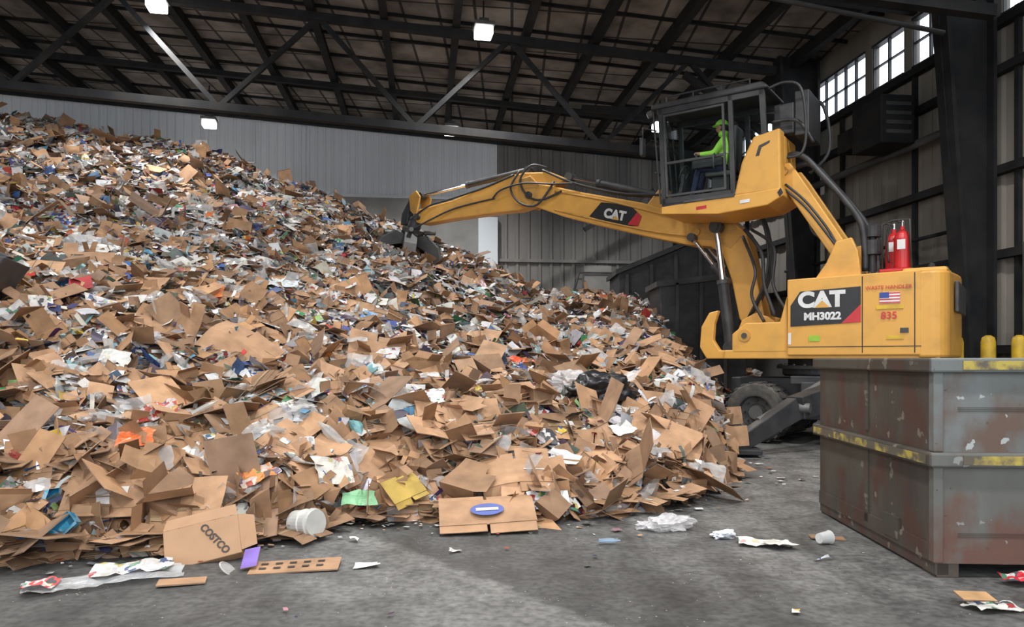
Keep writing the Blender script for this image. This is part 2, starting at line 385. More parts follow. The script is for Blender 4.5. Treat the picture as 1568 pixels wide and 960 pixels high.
# heater box on right wall
h=empty('unit_heater',(0,0,0))
box('housing',-1.25,-.45,-14.1,-13.0,6.15,7.2,BEAM,h,.04,T=B)
for k in range(4): box('louver_%d'%k,-1.14,-.56,-14.12,-14.09,6.35+k*.2,6.43+k*.2,DGR,h,T=B)
box('duct',-.9,-.45,-13.0,-11.8,6.5,7.0,BEAM,h,.03,T=B)
s=empty('number_sign',(0,0,0))
box('plate',-.34,-.3,-14.75,-14.2,2.15,2.6,WHT,s,T=B)
t=text('digits','26',.34,B(-.36,-14.47,2.37),(math.radians(90),0,math.radians(-83.3)),DECB,s,.01)
e=empty('electrical_box',(0,0,0)); box('cabinet',-.5,-.28,-13.9,-13.3,2.3,3.2,GRY,e,.02,T=B); box('door_face',-.52,-.5,-13.85,-13.35,2.35,3.15,DGR,e,T=B)
d=empty('door_1',(0,0,0)); box('door_leaf',-.30,-.27,-17.9,-16.8,0,3.6,GRY,d,T=B)
for k in range(4): box('door_rib_%d'%k,-.33,-.3,-17.8+k*.28,-17.7+k*.28,.1,3.5,GRY,d,T=B)
for (x,y) in ((8.05,13.4),(8.5,13.2),(8.95,13.05)):
    V,F=sweep([(x,y,0),(x,y,1.8),(x,y,1.88),(x,y,1.92)],[.12,.12,.1,.04],16); obj('bollard',V,F,BOLL,smooth=True)
# high-bay lamps
lamps=[(-.7,18.2,.8),(-8.6,17.9,.8),(-10.4,25.4,1.35),(-2.05,24.9,1.2),(-19.5,22,.8),(4.8,24,.9),(-16.5,16.5,.8),(-8.6,9.5,.8),(-.7,9.8,.8),(-8.6,2.5,.8),(-.7,2.5,.8),(6,9,.8),(5.5,2.5,.8)]
for i,(x,y,dr) in enumerate(lamps):
    lx=(x-7.5)*.9931+(y-30)*.117; z=rz(lx)-dr
    e=empty('high_bay_lamp',(x,y,z),.2)
    box('lens',-.21,.21,-.21,.21,-.22,0,LAMP,e,.03); box('housing',-.25,.25,-.25,.25,.0,.1,GRY,e,.02)
    box('driver',-.12,.12,-.12,.12,.1,.22,DGR,e,.02); cyl('stem',(0,0,.2),(0,0,dr-.13),.02,BEAM,e,sides=8)
    L=bpy.data.lights.new('lamp_light','AREA'); L.shape='SQUARE'; L.size=.4; L.energy=310 if y<20 else 330; L.color=(1,.985,.96); L.spread=math.radians(145)
    lo=bpy.data.objects.new('lamp_light',L); COL.objects.link(lo); lo.parent=e; lo.location=(0,0,-.25)

# ------------------------------------------------------------------ pile height field
RX=[-24,-14.88,-12.46,-10.14,-8.23,-6.71,-5.39,-4.25,-3.49,-2.36,-.84,.31,1.25,3.4,4.4,5.5,9]
RZ_=[8.9,8.40,7.95,7.7,7.2,6.55,6.15,5.6,5.35,4.8,4.2,3.6,3.3,3.15,2.3,1.3,.5]
FX=[-24,-6,-3.67,-2.6,-1.79,-1.5,-.6,.38,1.3,2.0,2.6,3.1,3.5,3.85,4.2,4.9,6,9]
FY=[4.2,4.9,5.4,5.75,6.2,6.85,7.0,6.8,7.3,8.0,8.9,10.5,12.2,14.2,15.8,17.0,18.5,21]
gx=np.arange(-24,8.01,.16); gy=np.arange(3.5,26.2,.16)
GX,GY=np.meshgrid(gx,gy,indexing='ij')
zr=np.interp(GX,RX,RZ_); yf=np.interp(GX,FX,FY)
NZ=np.zeros_like(GX)
for i,x in enumerate(gx):
    for j,y in enumerate(gy):
        NZ[i,j]=.28*noise.noise((x*.45,y*.45,1.3))+.20*noise.noise((x*1.2,y*1.2,4))+.14*noise.noise((x*2.7,y*2.7,9))
yf=yf+NZ*.8
dd=np.maximum(GY-yf,0); tt=np.clip(dd/(21.5-yf),0,1)
pw=np.interp(GX,[1,3.5],[1.0,.72])
HB=.22*(1-np.exp(-dd/.35))+(zr-.22)*tt**pw
back=np.maximum(GY-21.5,0); HB=HB-back*.28
HB=HB-.75*np.exp(-((GX+2.9)**2+(GY-19.7)**2)/1.6)
HB=HB+NZ*np.clip(dd/1.0,0,1)*1.0
HB=np.where(GY>yf,np.maximum(HB,0.02),-.12)
def bil(A,x,y):
    fx=np.clip((np.asarray(x)-gx[0])/.16,0,len(gx)-1.001); fy=np.clip((np.asarray(y)-gy[0])/.16,0,len(gy)-1.001)
    i=fx.astype(int);j=fy.astype(int);u=fx-i;v=fy-j
    return A[i,j]*(1-u)*(1-v)+A[i+1,j]*u*(1-v)+A[i,j+1]*(1-u)*v+A[i+1,j+1]*u*v
def H(x,y): return bil(HB,x,y)
def NRM(x,y):
    e=.2; a=(H(x+e,y)-H(x-e,y))/(2*e); b=(H(x,y+e)-H(x,y-e))/(2*e)
    n=np.stack([-a,-b,np.ones_like(a)],-1); return n/np.linalg.norm(n,axis=-1,keepdims=True)
# ------------------------------------------------------------------ litter templates
EDGE=(.30,.20,.13)
class T_:
    def __init__(s): s.v=[];s.f=[];s.c=[];s.p=[]
    def grid(s,o,ex,ey,nx,ny,col=None,prt=-1,warp=None,thick=0):
        o=np.array(o,float);ex=np.array(ex,float);ey=np.array(ey,float); b=len(s.v)
        for i in range(nx+1):
            for j in range(ny+1):
                p=o+ex*i/nx+ey*j/ny
                if warp is not None: p=p+warp(p)
                s.v.append(p)
        for i in range(nx):
            for j in range(ny):
                a=b+i*(ny+1)+j; s.f.append((a,a+ny+1,a+ny+2,a+1)); s.c.append(col); s.p.append(prt)
        if thick>0:
            nn=np.cross(ex,ey); nn/=np.linalg.norm(nn)
            ring=[(i,0) for i in range(nx)]+[(nx,j) for j in range(ny)]+[(i,ny) for i in range(nx,0,-1)]+[(0,j) for j in range(ny,0,-1)]
            ids=[b+i*(ny+1)+j for i,j in ring]; c=len(s.v)
            for q in ids: s.v.append(s.v[q]-nn*thick)
            m=len(ids)
            for q in range(m): s.f.append((ids[q],ids[(q+1)%m],c+(q+1)%m,c+q)); s.c.append(EDGE); s.p.append(0)
    def flat(s,vs,fs,col=None,prt=-1):
        b=len(s.v); s.v+= [np.array(v,float) for v in vs]; s.f+=[tuple(b+i for i in f) for f in fs]; s.c+=[col]*len(fs); s.p+=[prt]*len(fs)
WHITE=(.66,.66,.65); TAPE=(.36,.25,.14)
def t_flatbox(r,size=1.0,plain=False):
    t=T_(); w=r.uniform(.22,.55)*size; h=r.uniform(.16,.36)*size
    k1,k2,k3=r.uniform(-.14,.14,3); ph=r.uniform(0,6); th=.008
    cz=r.uniform(-.25,.25) # crease across the sheet
    W=lambda p:np.array([0,0,k1*.5*math.sin(p[0]*4/size+ph)*size+k2*p[0]*p[1]*2+k3*p[1]*p[1]*2+cz*abs(p[0]-ph*.02)])
    t.grid((-w/2,-h/2,0),(w,0,0),(0,h,0),4,3,warp=W,thick=th)
    fl=h*r.uniform(.25,.5)
    for sgn in (-1,1):
        for (x0,x1) in ((0,.48),(.52,1)):
            if r.random()<.7:
                a=r.normal(-.05,.4); t.grid((-w/2+w*x0,sgn*h/2,0),(w*(x1-x0),0,0),(r.uniform(-.02,.02),sgn*fl*math.cos(a),fl*math.sin(a)),1,1,warp=W,thick=th*.8)
    if r.random()<.5:
        a=r.choice([r.normal(-.05,.25),r.uniform(.3,1.3)],p=[.65,.35]); w2=w*r.uniform(.4,1.0); ex=np.array([w2*math.cos(a),0,w2*math.sin(a)])
        t.grid((w/2,-h/2,0),ex,(0,h,0),2,2,warp=W,thick=th*.8)
    if not plain:
        if r.random()<.5:
            x=r.uniform(-w*.3,w*.15); y=r.uniform(-h*.3,h*.1); W2=lambda p:W(p)+np.array([0,0,.008])
            t.grid((x,y,0),(.09*size,0,0),(0,.06*size,0),1,1,col=WHITE,prt=r.choice([0,.4]),warp=W2)
        if r.random()<.4:
            W2=lambda p:W(p)+np.array([0,0,.005]); t.grid((-w/2,-.02,0),(w,0,0),(0,.04,0),4,1,col=TAPE,prt=0,warp=W2)
        if r.random()<.3:
            W2=lambda p:W(p)+np.array([0,0,.006]); x=r.uniform(-w*.35,0)
            for q in range(3): t.grid((x,h*.12+q*.028,0),(r.uniform(.08,.16)*size,0,0),(0,.012,0),1,1,col=(.12,.08,.055),prt=0,warp=W2)
    return t
def t_box(r,size=1.0):
    t=T_(); w,d,h=r.uniform(.18,.42)*size,r.uniform(.15,.32)*size,r.uniform(.06,.2)*size
    sh=r.uniform(-.6,.6,2)*h
    c=[np.array([x*w/2,y*d/2,0])+r.normal(0,.012,3) for x,y in ((-1,-1),(1,-1),(1,1),(-1,1))]
    u=[p+np.array([sh[0],sh[1],h])+r.normal(0,.02,3) for p in c]
    for i in range(4):
        j=(i+1)%4; t.flat([c[i],c[j],u[j],u[i]],[(0,1,2,3)],None)
        if r.random()<.5:
            o=(u[i]+u[j])/2-(sum(u)/4); o/=np.linalg.norm(o); a=r.uniform(.3,1.7)
            fv=(o*math.sin(a)+np.array([0,0,math.cos(a)]))*min(w,d)*r.uniform(.3,.5)
            t.flat([u[i],u[j],u[j]+fv-(u[j]-u[i])*.06,u[i]+fv+(u[j]-u[i])*.06],[(0,1,2,3)])
    t.flat(c,[(3,2,1,0)])
    if r.random()<.6: t.flat(u,[(0,1,2,3)])
    if r.random()<.5:
        e=(c[1]-c[0]); q=c[0]+e*.3+np.array([0,-.006,0]); up=(u[0]-c[0])
        t.flat([q+up*.25,q+e*.3+up*.25,q+e*.3+up*.7,q+up*.7],[(0,1,2,3)],r.choice([0,1]) and WHITE or (.1,.06,.04),0)
    return t
def t_sheet(r,w0=.1,w1=.3,amp=.05,n=3):
    t=T_(); w=r.uniform(w0,w1);h=w*r.uniform(.45,1.3)
    k=r.normal(0,amp,6); f=r.uniform(4,14,2)
    W=lambda p:np.array([0,0,k[0]*math.sin(p[0]*f[0]+k[2]*20)+k[1]*math.sin(p[1]*f[1]+k[3]*20)])+r.normal(0,amp*.25,3)*.5
    s=r.uniform(-.3,.3); t.grid((-w/2,-h/2,0),(w,s*h,0),(-s*w,h,0),n,n,warp=W); return t
def t_crumple(r,sz=.1,flat=.6,sub=2,amp=.35):
    bm=bmesh.new(); bmesh.ops.create_icosphere(bm,subdivisions=sub,radius=sz)
    o=Vector(r.uniform(-50,50,3)); t=T_()
    for v in bm.verts:
        p=v.co/sz; d=1+amp*2*noise.noise(p*1.6+o)+amp*noise.noise(p*4+o); v.co=v.co*d; v.co.z*=flat
    bm.verts.index_update(); t.flat([tuple(v.co) for v in bm.verts],[tuple(v.index for v in f.verts) for f in bm.faces]); bm.free(); return t
def t_lathe(prof,n=10,cols=None,squash=1):
    t=T_(); vs=[];fs=[]
    for a,r in prof:
        for k in range(n):
            th=2*math.pi*k/n; vs.append((a,r*math.cos(th),r*math.sin(th)*squash))
    b=len(t.v)
    t.v=[np.array(v) for v in vs]
    for i in range(len(prof)-1):
        for k in range(n):
            t.f.append((i*n+k,i*n+(k+1)%n,(i+1)*n+(k+1)%n,(i+1)*n+k)); t.c.append(cols[i] if cols else None); t.p.append(-1)
    t.f.append(tuple(range(n))); t.c.append(None); t.p.append(0); return t
def t_strip(r):
    t=T_(); L=r.uniform(.15,.5); w=r.uniform(.015,.06); k=r.normal(0,.08,2)
    W=lambda p:np.array([0,k[1]*math.sin(p[0]*7),k[0]*math.sin(p[0]*9)]); t.grid((-L/2,0,0),(L,0,0),(0,w,0),5,1,warp=W); return t
def emit(store,t,pos,R,sc,col,prt,mat):
    v=np.array(t.v); n=len(pos)
    P=np.einsum('nij,nkj->nki',R,v[None]*sc[:,None,:])+pos[:,None,:]
    luv=v[None]*sc[:,None,:]+rng.uniform(-30,30,(n,1,3))
    fl=np.concatenate([np.array(f) for f in t.f]); ft=np.array([len(f) for f in t.f])
    base=store['nv']+np.arange(n)*len(v)
    store['v'].append(P.reshape(-1,3)); store['luv'].append(luv.reshape(-1,3))
    store['l'].append((fl[None]+base[:,None]).ravel()); store['t'].append(np.tile(ft,n))
    nf=len(t.f); C=np.repeat(col[:,None,:],nf,1).copy(); Pp=np.repeat(prt[:,None],nf,1).astype(float).copy()
    for i in range(nf):
        if t.c[i] is not None: C[:,i]=t.c[i]
        if t.p[i]>=0: Pp[:,i]=t.p[i]
    store['c'].append(C.reshape(-1,3)); store['p'].append(Pp.ravel()); store['m'].append(np.full(n*nf,mat)); store['nv']+=n*len(v)
def newstore(): return dict(v=[],luv=[],l=[],t=[],c=[],p=[],m=[],nv=0)
def build(name,st,smooth=False,parent=None):
    v=np.concatenate(st['v']);l=np.concatenate(st['l']);t=np.concatenate(st['t'])
    me=bpy.data.meshes.new(name); me.vertices.add(len(v)); me.vertices.foreach_set('co',v.ravel().astype(np.float32))
    me.loops.add(len(l)); me.loops.foreach_set('vertex_index',l.astype(np.int32))
    me.polygons.add(len(t)); s=np.concatenate([[0],np.cumsum(t)[:-1]])
    me.polygons.foreach_set('loop_start',s.astype(np.int32)); me.polygons.foreach_set('loop_total',t.astype(np.int32))
    for mm in PM: me.materials.append(mm)
    me.polygons.foreach_set('material_index',np.concatenate(st['m']).astype(np.int32))
    me.update(calc_edges=True)
    me.polygons.foreach_set('use_smooth',np.full(len(t),smooth))
    a=me.attributes.new('pcol','FLOAT_COLOR','FACE'); c=np.concatenate(st['c']); a.data.foreach_set('color',np.concatenate([c,np.ones((len(c),1))],1).ravel().astype(np.float32))
    a=me.attributes.new('prt','FLOAT','FACE'); a.data.foreach_set('value',np.concatenate(st['p']).astype(np.float32))
    a=me.attributes.new('luv','FLOAT_VECTOR','POINT'); a.data.foreach_set('vector',np.concatenate(st['luv']).ravel().astype(np.float32))
    ob=bpy.data.objects.new(name,me); COL.objects.link(ob); ob.parent=parent; return ob
def frames(n,spin,tilt):
    k=len(n); m=n+rng.normal(0,1,(k,3))*tilt[:,None]; m[:,2]=np.maximum(m[:,2],-.1); m/=np.linalg.norm(m,axis=1,keepdims=True)
    a=np.stack([np.cos(spin),np.sin(spin),np.zeros(k)],1); x=a-(a*m).sum(1,keepdims=True)*m; x/=np.linalg.norm(x,axis=1,keepdims=True)
    y=np.cross(m,x); return np.stack([x,y,m],-1)
def cardcol(n):
    b=np.array([.41,.243,.135]); f=rng.uniform(.50,1.2,(n,1)); h=rng.normal(0,.03,(n,1))*np.array([[.3,.5,.7]]); return np.clip(b*f+h*.6,.02,1)
PAL=np.array([[.72,.72,.71],[.66,.68,.70],[.52,.54,.56],[.70,.67,.60],[.32,.34,.36],[.06,.12,.34],[.04,.05,.12],[.42,.04,.035],[.65,.18,.05],
              [.62,.45,.08],[.06,.28,.13],[.25,.48,.52],[.05,.05,.055],[.11,.11,.115],[.45,.22,.24],[.12,.28,.45],[.30,.5,.2]])
PW=np.array([20,17,12,10,9,4.4,4.5,3.6,1.4,1.6,1.8,2.4,14,12,1.2,2.4,.6]); PW/=PW.sum()
def palcol(n):
    i=rng.choice(len(PAL),n,p=PW); return np.clip(PAL[i]*rng.uniform(.65,1.08,(n,1))+rng.normal(0,.015,(n,3)),.01,.9)
def sample(n,ypow=1.0):
    X=[];Y=[]; got=0
    while got<n:
        y=rng.uniform(4.6,24.0,n*3); x=rng.uniform(-1,1,n*3)*20-2
        fr=np.interp(x,FX,FY); ok=(y>fr+.02)&(x>-(.76*y+1.8))&(x<6.8)&(rng.random(n*3)<np.interp(y,[5,9,14,25],[1,.95,.8,.6])**ypow)
        X.append(x[ok]);Y.append(y[ok]); got+=ok.sum()
    return np.concatenate(X)[:n],np.concatenate(Y)[:n]
def machine_clear(x,y,z):
    dx=x-5.4;dy=y-14.0; s=dx*.819-dy*.574; w=dx*.574+dy*.819
    return ~((s>-1.5)&(s<3.2)&(w>-2.0)&(w<2.0))
def scatter(st,tm,n,lift,tilt,scr,colf,prtf,mat,bias=None):
    x,y=sample(n)
    if bias is not None:
        keep=rng.random(n)<bias(x,y); x=x[keep];y=y[keep]
    z=H(x,y); k=machine_clear(x,y,z); x=x[k];y=y[k];z=z[k]; n=len(x)
    N=NRM(x,y); R=frames(N,rng.uniform(0,6.28,n),rng.uniform(tilt[0],tilt[1],n)); L=rng.uniform(lift[0],lift[1],n)
    edge=np.clip((y-np.interp(x,FX,FY))/1.2,.25,1); L=L*edge
    pos=np.stack([x,y,np.maximum(z,.02)],1)+N*L[:,None]; sc=rng.uniform(scr[0],scr[1],(n,1))*rng.uniform(.85,1.15,(n,3))
    rt=np.clip((x-1.8)/2,0,1)*.3; sc=sc*(1-rt)[:,None]
    col=colf(n); prt=prtf(n)
    idx=rng.integers(0,len(tm),n)
    for i,t in enumerate(tm):
        q=idx==i
        if q.any(): emit(st,t,pos[q],R[q],sc[q],col[q],prt[q],mat)
r=rng
TF=[t_flatbox(r) for _ in range(60)]; TB=[t_box(r) for _ in range(40)]; TSh=[t_sheet(r,.12,.3,.025) for _ in range(40)]
TSs=[t_sheet(r,.05,.14,.025,2) for _ in range(30)]; TC=[t_crumple(r,.09) for _ in range(20)]; TFi=[t_sheet(r,.15,.4,.06,5) for _ in range(20)]
bot=[(0,.03),(.01,.035),(.05,.032),(.10,.035),(.15,.033),(.18,.02),(.20,.012),(.22,.013)]
TBo=[t_lathe(bot,8,squash=q) for q in (1,.7,.5)]; TCan=[t_lathe([(0,.028),(.008,.033),(.11,.033),(.12,.026)],9,squash=q) for q in (1,.75)]
TSt=[t_strip(r) for _ in range(12)]
z0=lambda n:np.zeros(n); pr=lambda p:(lambda n:(rng.random(n)<p).astype(float))
st=newstore()
nv=GX.size; nxg,nyg=GX.shape
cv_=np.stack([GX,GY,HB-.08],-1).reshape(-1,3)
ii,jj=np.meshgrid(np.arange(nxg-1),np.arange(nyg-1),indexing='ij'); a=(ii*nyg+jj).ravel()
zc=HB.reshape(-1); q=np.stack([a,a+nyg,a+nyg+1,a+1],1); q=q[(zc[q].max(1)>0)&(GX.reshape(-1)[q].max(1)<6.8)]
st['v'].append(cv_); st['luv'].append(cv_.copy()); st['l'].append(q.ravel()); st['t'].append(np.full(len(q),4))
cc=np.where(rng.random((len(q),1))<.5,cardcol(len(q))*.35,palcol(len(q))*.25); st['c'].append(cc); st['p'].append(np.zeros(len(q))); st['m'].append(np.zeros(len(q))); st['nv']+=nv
near=lambda x,y:np.interp(y-np.interp(x,FX,FY),[0,3,7,11,16],[1,.85,.52,.36,.28])
mid=lambda x,y:np.interp(y-np.interp(x,FX,FY),[0,2,5,16],[.5,.7,.9,1])
scatter(st,TF,8800,(-.03,.17),(.08,.40),(.65,1.45),cardcol,z0,0,near)
scatter(st,TF,8000,(-.03,.17),(.15,.6),(.35,.8),cardcol,z0,0)
scatter(st,TB,4200,(-.04,.13),(.15,.6),(.5,1.1),cardcol,z0,0,lambda x,y:near(x,y)*.8)
scatter(st,TSh,13500,(.0,.21),(.15,.6),(.5,1.3),palcol,pr(.35),0,mid)
scatter(st,TSh,4000,(0,.18),(.15,.6),(.4,1.1),cardcol,z0,0)
scatter(st,TSh,4500,(.02,.21),(.2,.6),(.5,1.15),palcol,pr(.4),1,mid)
scatter(st,TSs,17000,(.02,.20),(.3,.9),(.5,1.3),palcol,pr(.3),0,mid)
scatter(st,TSs,6000,(0,.18),(.3,.9),(.5,1.3),cardcol,z0,0)
scatter(st,TB,2800,(-.02,.13),(.3,.9),(.25,.5),palcol,pr(.5),1,mid)
scatter(st,TC,2300,(.02,.16),(.2,.8),(.5,1.4),palcol,pr(.2),1,mid)
scatter(st,TFi,2600,(.04,.21),(.2,.6),(.5,1.3),lambda n:np.full((n,3),.6)*rng.uniform(.7,1.2,(n,1)),z0,2)
scatter(st,TBo,2600,(.04,.19),(.2,.7),(.9,1.5),lambda n:np.where(rng.random((n,1))<.6,.55,palcol(n)),z0,2)
scatter(st,TCan,900,(.02,.16),(.2,.8),(.9,1.2),palcol,pr(.5),1)
scatter(st,TSt,2600,(.05,.2),(.2,.8),(.7,1.2),palcol,z0,0)
build('recycling_pile',st)

# floor litter
st=newstore()
def put(st,t,x,y,z,spin,tilt,sc,col,prt,mat,nrm=(0,0,1)):
    n=np.array([nrm],float); m=n+np.array([[tilt[0],tilt[1],0]]); m/=np.linalg.norm(m)
    a=np.array([[math.cos(spin),math.sin(spin),0]]); xx=a-(a*m).sum()*m; xx/=np.linalg.norm(xx); yy=np.cross(m,xx)
    R=np.stack([xx,yy,m],-1); s=np.array([[sc]*3]) if np.isscalar(sc) else np.array([sc],float)
    emit(st,t,np.array([[x,y,z]],float),R,s,np.array([col],float),np.array([float(prt)]),mat)
for i in range(220):
    x=rng.uniform(-4,3.2); yf0=float(np.interp(x,FX,FY)); y=yf0-abs(rng.normal(0,.32)); 
    if i<18: y=rng.uniform(4.2,6.4)
    if x>2.7 and y<7.6: continue
    t=TSs[i%30]; put(st,t,x,y,.02,rng.uniform(0,6),(0,0),rng.uniform(.12,.6)*np.array([1,1,.5]),palcol(1)[0] if rng.random()<.7 else cardcol(1)[0],rng.random()<.3,0)
for i in range(60):
    x=rng.uniform(2.8,3.9);y=rng.uniform(8.5,12.5); put(st,TSs[i%30],x,y,.02,rng.uniform(0,6),(0,0),rng.uniform(.3,.9)*np.array([1,1,.5]),palcol(1)[0],rng.random()<.3,0)
for i in range(90):
    x=rng.uniform(-3.8,3.0); yf0=float(np.interp(x,FX,FY)); y=yf0+rng.uniform(-.12,.3)
    put(st,TF[i%60],x,y,.05+rng.uniform(0,.12),rng.uniform(0,6),(0,-.12*rng.random()),rng.uniform(.4,.9)*np.array([1,1,.5]),cardcol(1)[0],0,0)
build('floor_litter',st)

# ------------------------------------------------------------------ foreground hero items
def hero(name,t,x,y,spin,tilt=(0,0),sc=1.0,col=(.42,.23,.115),prt=0,mat=0,lift=.1,onpile=True,smooth=False):
    s=newstore()
    if onpile: n=NRM(np.array([x]),np.array([y]))[0]; z=float(H(np.array([x]),np.array([y]))[0]); z=max(z,0)+lift
    else: n=(0,0,1); z=lift
    put(s,t,x,y,z,spin,tilt,sc,col,prt,mat,n); return build(name,s,smooth)
def flat(w,h,warp=.03,label=None,sides=True,sd=1):
    q=np.random.default_rng(sd); t=T_(); k=q.normal(0,warp,4)
    W=lambda p:np.array([0,0,k[0]*math.sin(p[0]*5+k[2]*30)+k[1]*math.sin(p[1]*6)])
    t.grid((-w/2,-h/2,0),(w,0,0),(0,h,0),6,5,warp=W,thick=.009)
    if sides:
        for i,sg in ((0,-1),(1,1)):
            for half in (0,1):
                a=q.normal(0,.3); fl=h*.32
                t.grid((-w/2+half*w*.51,sg*h/2,0),(w*.48,0,0),(0,sg*fl*math.cos(a),fl*math.sin(a)),2,1,warp=W,thick=.007)
    if label:
        W2=lambda p:W(p)+np.array([0,0,.006])
        for (lx,ly,lw,lh,c,pp) in label: t.grid((lx*w,ly*h,0),(lw*w,0,0),(0,lh*h,0),2,2,col=c,prt=pp,warp=W2)
    return t
CB=(.42,.25,.14); DK=(.09,.055,.04)
heroes=[('flattened_box',flat(.75,.42,.03,[(.1,-.1,.14,.2,WHITE,0)],sd=2),-3.25,5.95,.2,.85),
 ('flattened_box',flat(.6,.34,.02,[(-.3,-.2,.6,.08,TAPE,0)],sd=3),-2.62,5.95,.1,.95),
 ('flattened_box',flat(.75,.45,.03,[(-.3,-.1,.12,.18,WHITE,.5)],sd=4),-2.0,7.05,-.25,1),
 ('flattened_box',flat(.5,.75,.02,None,sd=5),-1.35,7.5,-.5,.9),
 ('flattened_box',flat(.95,.6,.05,[(.1,.1,.05,.1,(.6,.05,.05),0)],sd=6),-3.5,9.2,-.4,1),
 ('flattened_box',flat(.65,.55,.03,[(.0,.1,.15,.12,DK,0)],sd=7),.15,9.0,.5,1),
 ('flattened_box',flat(.7,.38,.03,[(.1,.0,.3,.05,WHITE,0)],sd=8),.05,7.2,.15,1),
 ('flattened_box',flat(.9,.5,.02,None,sd=9),1.75,8.6,-.5,1),
 ('flattened_box',flat(.7,.35,.03,None,sd=10),2.6,11.4,-.1,1),
 ('flattened_box',flat(.7,.5,.03,[(-.3,.1,.12,.12,WHITE,0)],sd=11),-4.6,9.5,.5,1),
 ('flattened_box',flat(.6,.4,.03,None,sd=12),-.75,8.2,.3,1),
 ('flattened_box',flat(.7,.5,.03,None,sd=13),.9,8.0,-.1,.9),
 ('flattened_box',flat(.8,.5,.03,[(-.1,-.1,.2,.12,DK,0)],sd=14),-2.6,8.0,.8,.9),
 ('flattened_box',flat(.8,.5,.04,[(-.3,.1,.12,.12,WHITE,0)],sd=16),-1.9,10.4,.1,1),
 ('flattened_box',flat(.8,.45,.04,None,sd=17),-6.3,11.0,-.2,1)]
for i,(nm,t,x,y,sp,sc) in enumerate(heroes):
    hero(nm,t,x,y,sp,(.05*math.sin(i*3),-.28+.1*math.sin(i*5)),sc,tuple(np.array(CB)*(.85+.25*abs(math.sin(i*7)))),lift=.18)
e=hero('flattened_box',flat(.85,.36,.012,None,sd=21),-.22,6.55,.12,(0,-.34),1,CB,lift=.15,onpile=False)
def on_item(ob,name,poly,mat):
    return obj(name,poly,[tuple(range(len(poly)))],mat,ob)
m=Vector((0,-.34,1)).normalized(); a=Vector((math.cos(.12),math.sin(.12),0)); a=(a-m*a.dot(m)).normalized(); b=m.cross(a); c0=Vector((-.22,6.55,.15))+m*.022
on_item(e,'blue_oval',[c0+a*.15*math.cos(q*.3142)+b*.10*math.sin(q*.3142) for q in range(20)],DECBL)
on_item(e,'oval_band',[c0+m*.003+a*.10*u+b*.025*v for u,v in ((-1,-1),(1,-1),(1,1),(-1,1))],mk('pale_ink',(.55,.5,.45)))
bx=empty('cardboard_box',(-2.26,5.42,.03),math.radians(16)); bx.rotation_euler=(math.radians(-38),math.radians(-12),math.radians(14))
CBM=mk('corrugated_cardboard',(.44,.265,.15),(.36,.21,.12),3,.8)
box('carton_body',-.27,.27,0,.10,-.02,.30,CBM,bx,.006); 
obj('flap_a',[(-.27,0,.30),(.27,0,.30),(.25,.06,.42),(-.25,.05,.41)],[(0,1,2,3)],CBM,bx); obj('flap_b',[(.27,0,0),(.27,0,.30),(.38,.04,.28),(.38,.03,.03)],[(0,1,2,3)],CBM,bx)
text('lettering','COSTCO',.075,(.09,-.004,.14),(math.radians(90),math.radians(58),0),mk('brown_ink',(.06,.045,.04)),bx,.002)
def bag(name,x,y,s,col,mat,rough=.3,on=True,fl=.6,seed=3,lift=.1,amp=.28):
    q=np.random.default_rng(seed); t=t_crumple(q,1.0,fl,5 if name=='garbage_bag' else 4,amp)
    for i,v in enumerate(t.v):
        p=Vector(v); t.v[i]=v*(1+.07*abs(noise.noise(p*4))+.035*noise.noise(p*9))
    st=newstore(); z=float(H(np.array([x]),np.array([y]))[0]) if on else 0
    put(st,t,x,y,max(z,0)+lift,.3,(0,0),s,col,0,mat); return build(name,st,name=='garbage_bag')
bag('garbage_bag',1.15,9.75,(.44,.3,.42),(.010,.010,.012),1,seed=4,lift=.32,amp=.2)
bag('plastic_bag',.80,10.05,(.3,.22,.28),(.7,.7,.72),2,seed=5,lift=.38)
bag('plastic_bag',1.38,6.47,(.2,.12,.12),(.75,.75,.77),2,on=False,seed=6,lift=.06)
bag('plastic_bag',1.2,6.5,(.1,.08,.06),(.75,.75,.77),2,on=False,seed=16,lift=.03)
bag('plastic_bag',-4.6,9.2,(.25,.2,.2),(.7,.7,.72),2,seed=7,lift=.15)
bag('plastic_bag',-7.2,12.6,(.4,.3,.3),(.7,.72,.74),2,seed=8,lift=.2)
bag('food_wrapper',1.78,6.2,(.1,.07,.05),(.62,.65,.7),1,on=False,seed=9,lift=.03)
def crinkle(w,h,amp,n=14,seed=1):
    t=T_(); o=Vector((seed*7.3,1,2))
    W=lambda p:np.array([.04*noise.noise(Vector(p)*9+o),.04*noise.noise(Vector(p)*9-o),amp*(1+noise.noise(Vector(p)*7+o)+.6*noise.noise(Vector(p)*17+o))])
    t.grid((-w/2,-h/2,0),(w,0,0),(0,h,0),n,n,warp=W); return t
hero('plastic_film',crinkle(.95,.28,.03,18,2),-2.72,4.95,.5,(0,0),1,(.66,.68,.7),0,2,.0,False)
hero('printed_sheet',crinkle(.5,.2,.03,10,3),-2.62,5.12,.35,(0,-.1),1,(.7,.7,.72),1,1,.03,False)
hero('food_wrapper',crinkle(.22,.14,.05,8,4),-3.05,4.78,.2,(0,0),1,(.6,.08,.08),1,1,.0,False)
hero('cardboard_scrap',flat(.3,.14,.01,None,False,31),-2.2,4.93,.3,(0,0),1,CB,0,0,.02,False)
t=flat(.62,.26,.008,[(-.4+.16*i,-.2+.35*j,.08,.12,(.05,.04,.035),0) for i in range(5) for j in range(2)],False,32)
hero('flattened_box',t,-1.55,5.3,.12,(0,-.03),1,CB,0,0,.02,False)
hero('paper_scrap',flat(.14,.28,.02,None,False,33),-1.88,5.32,.2,(-.1,-.5),.8,(.22,.14,.5),0,0,.07,False)
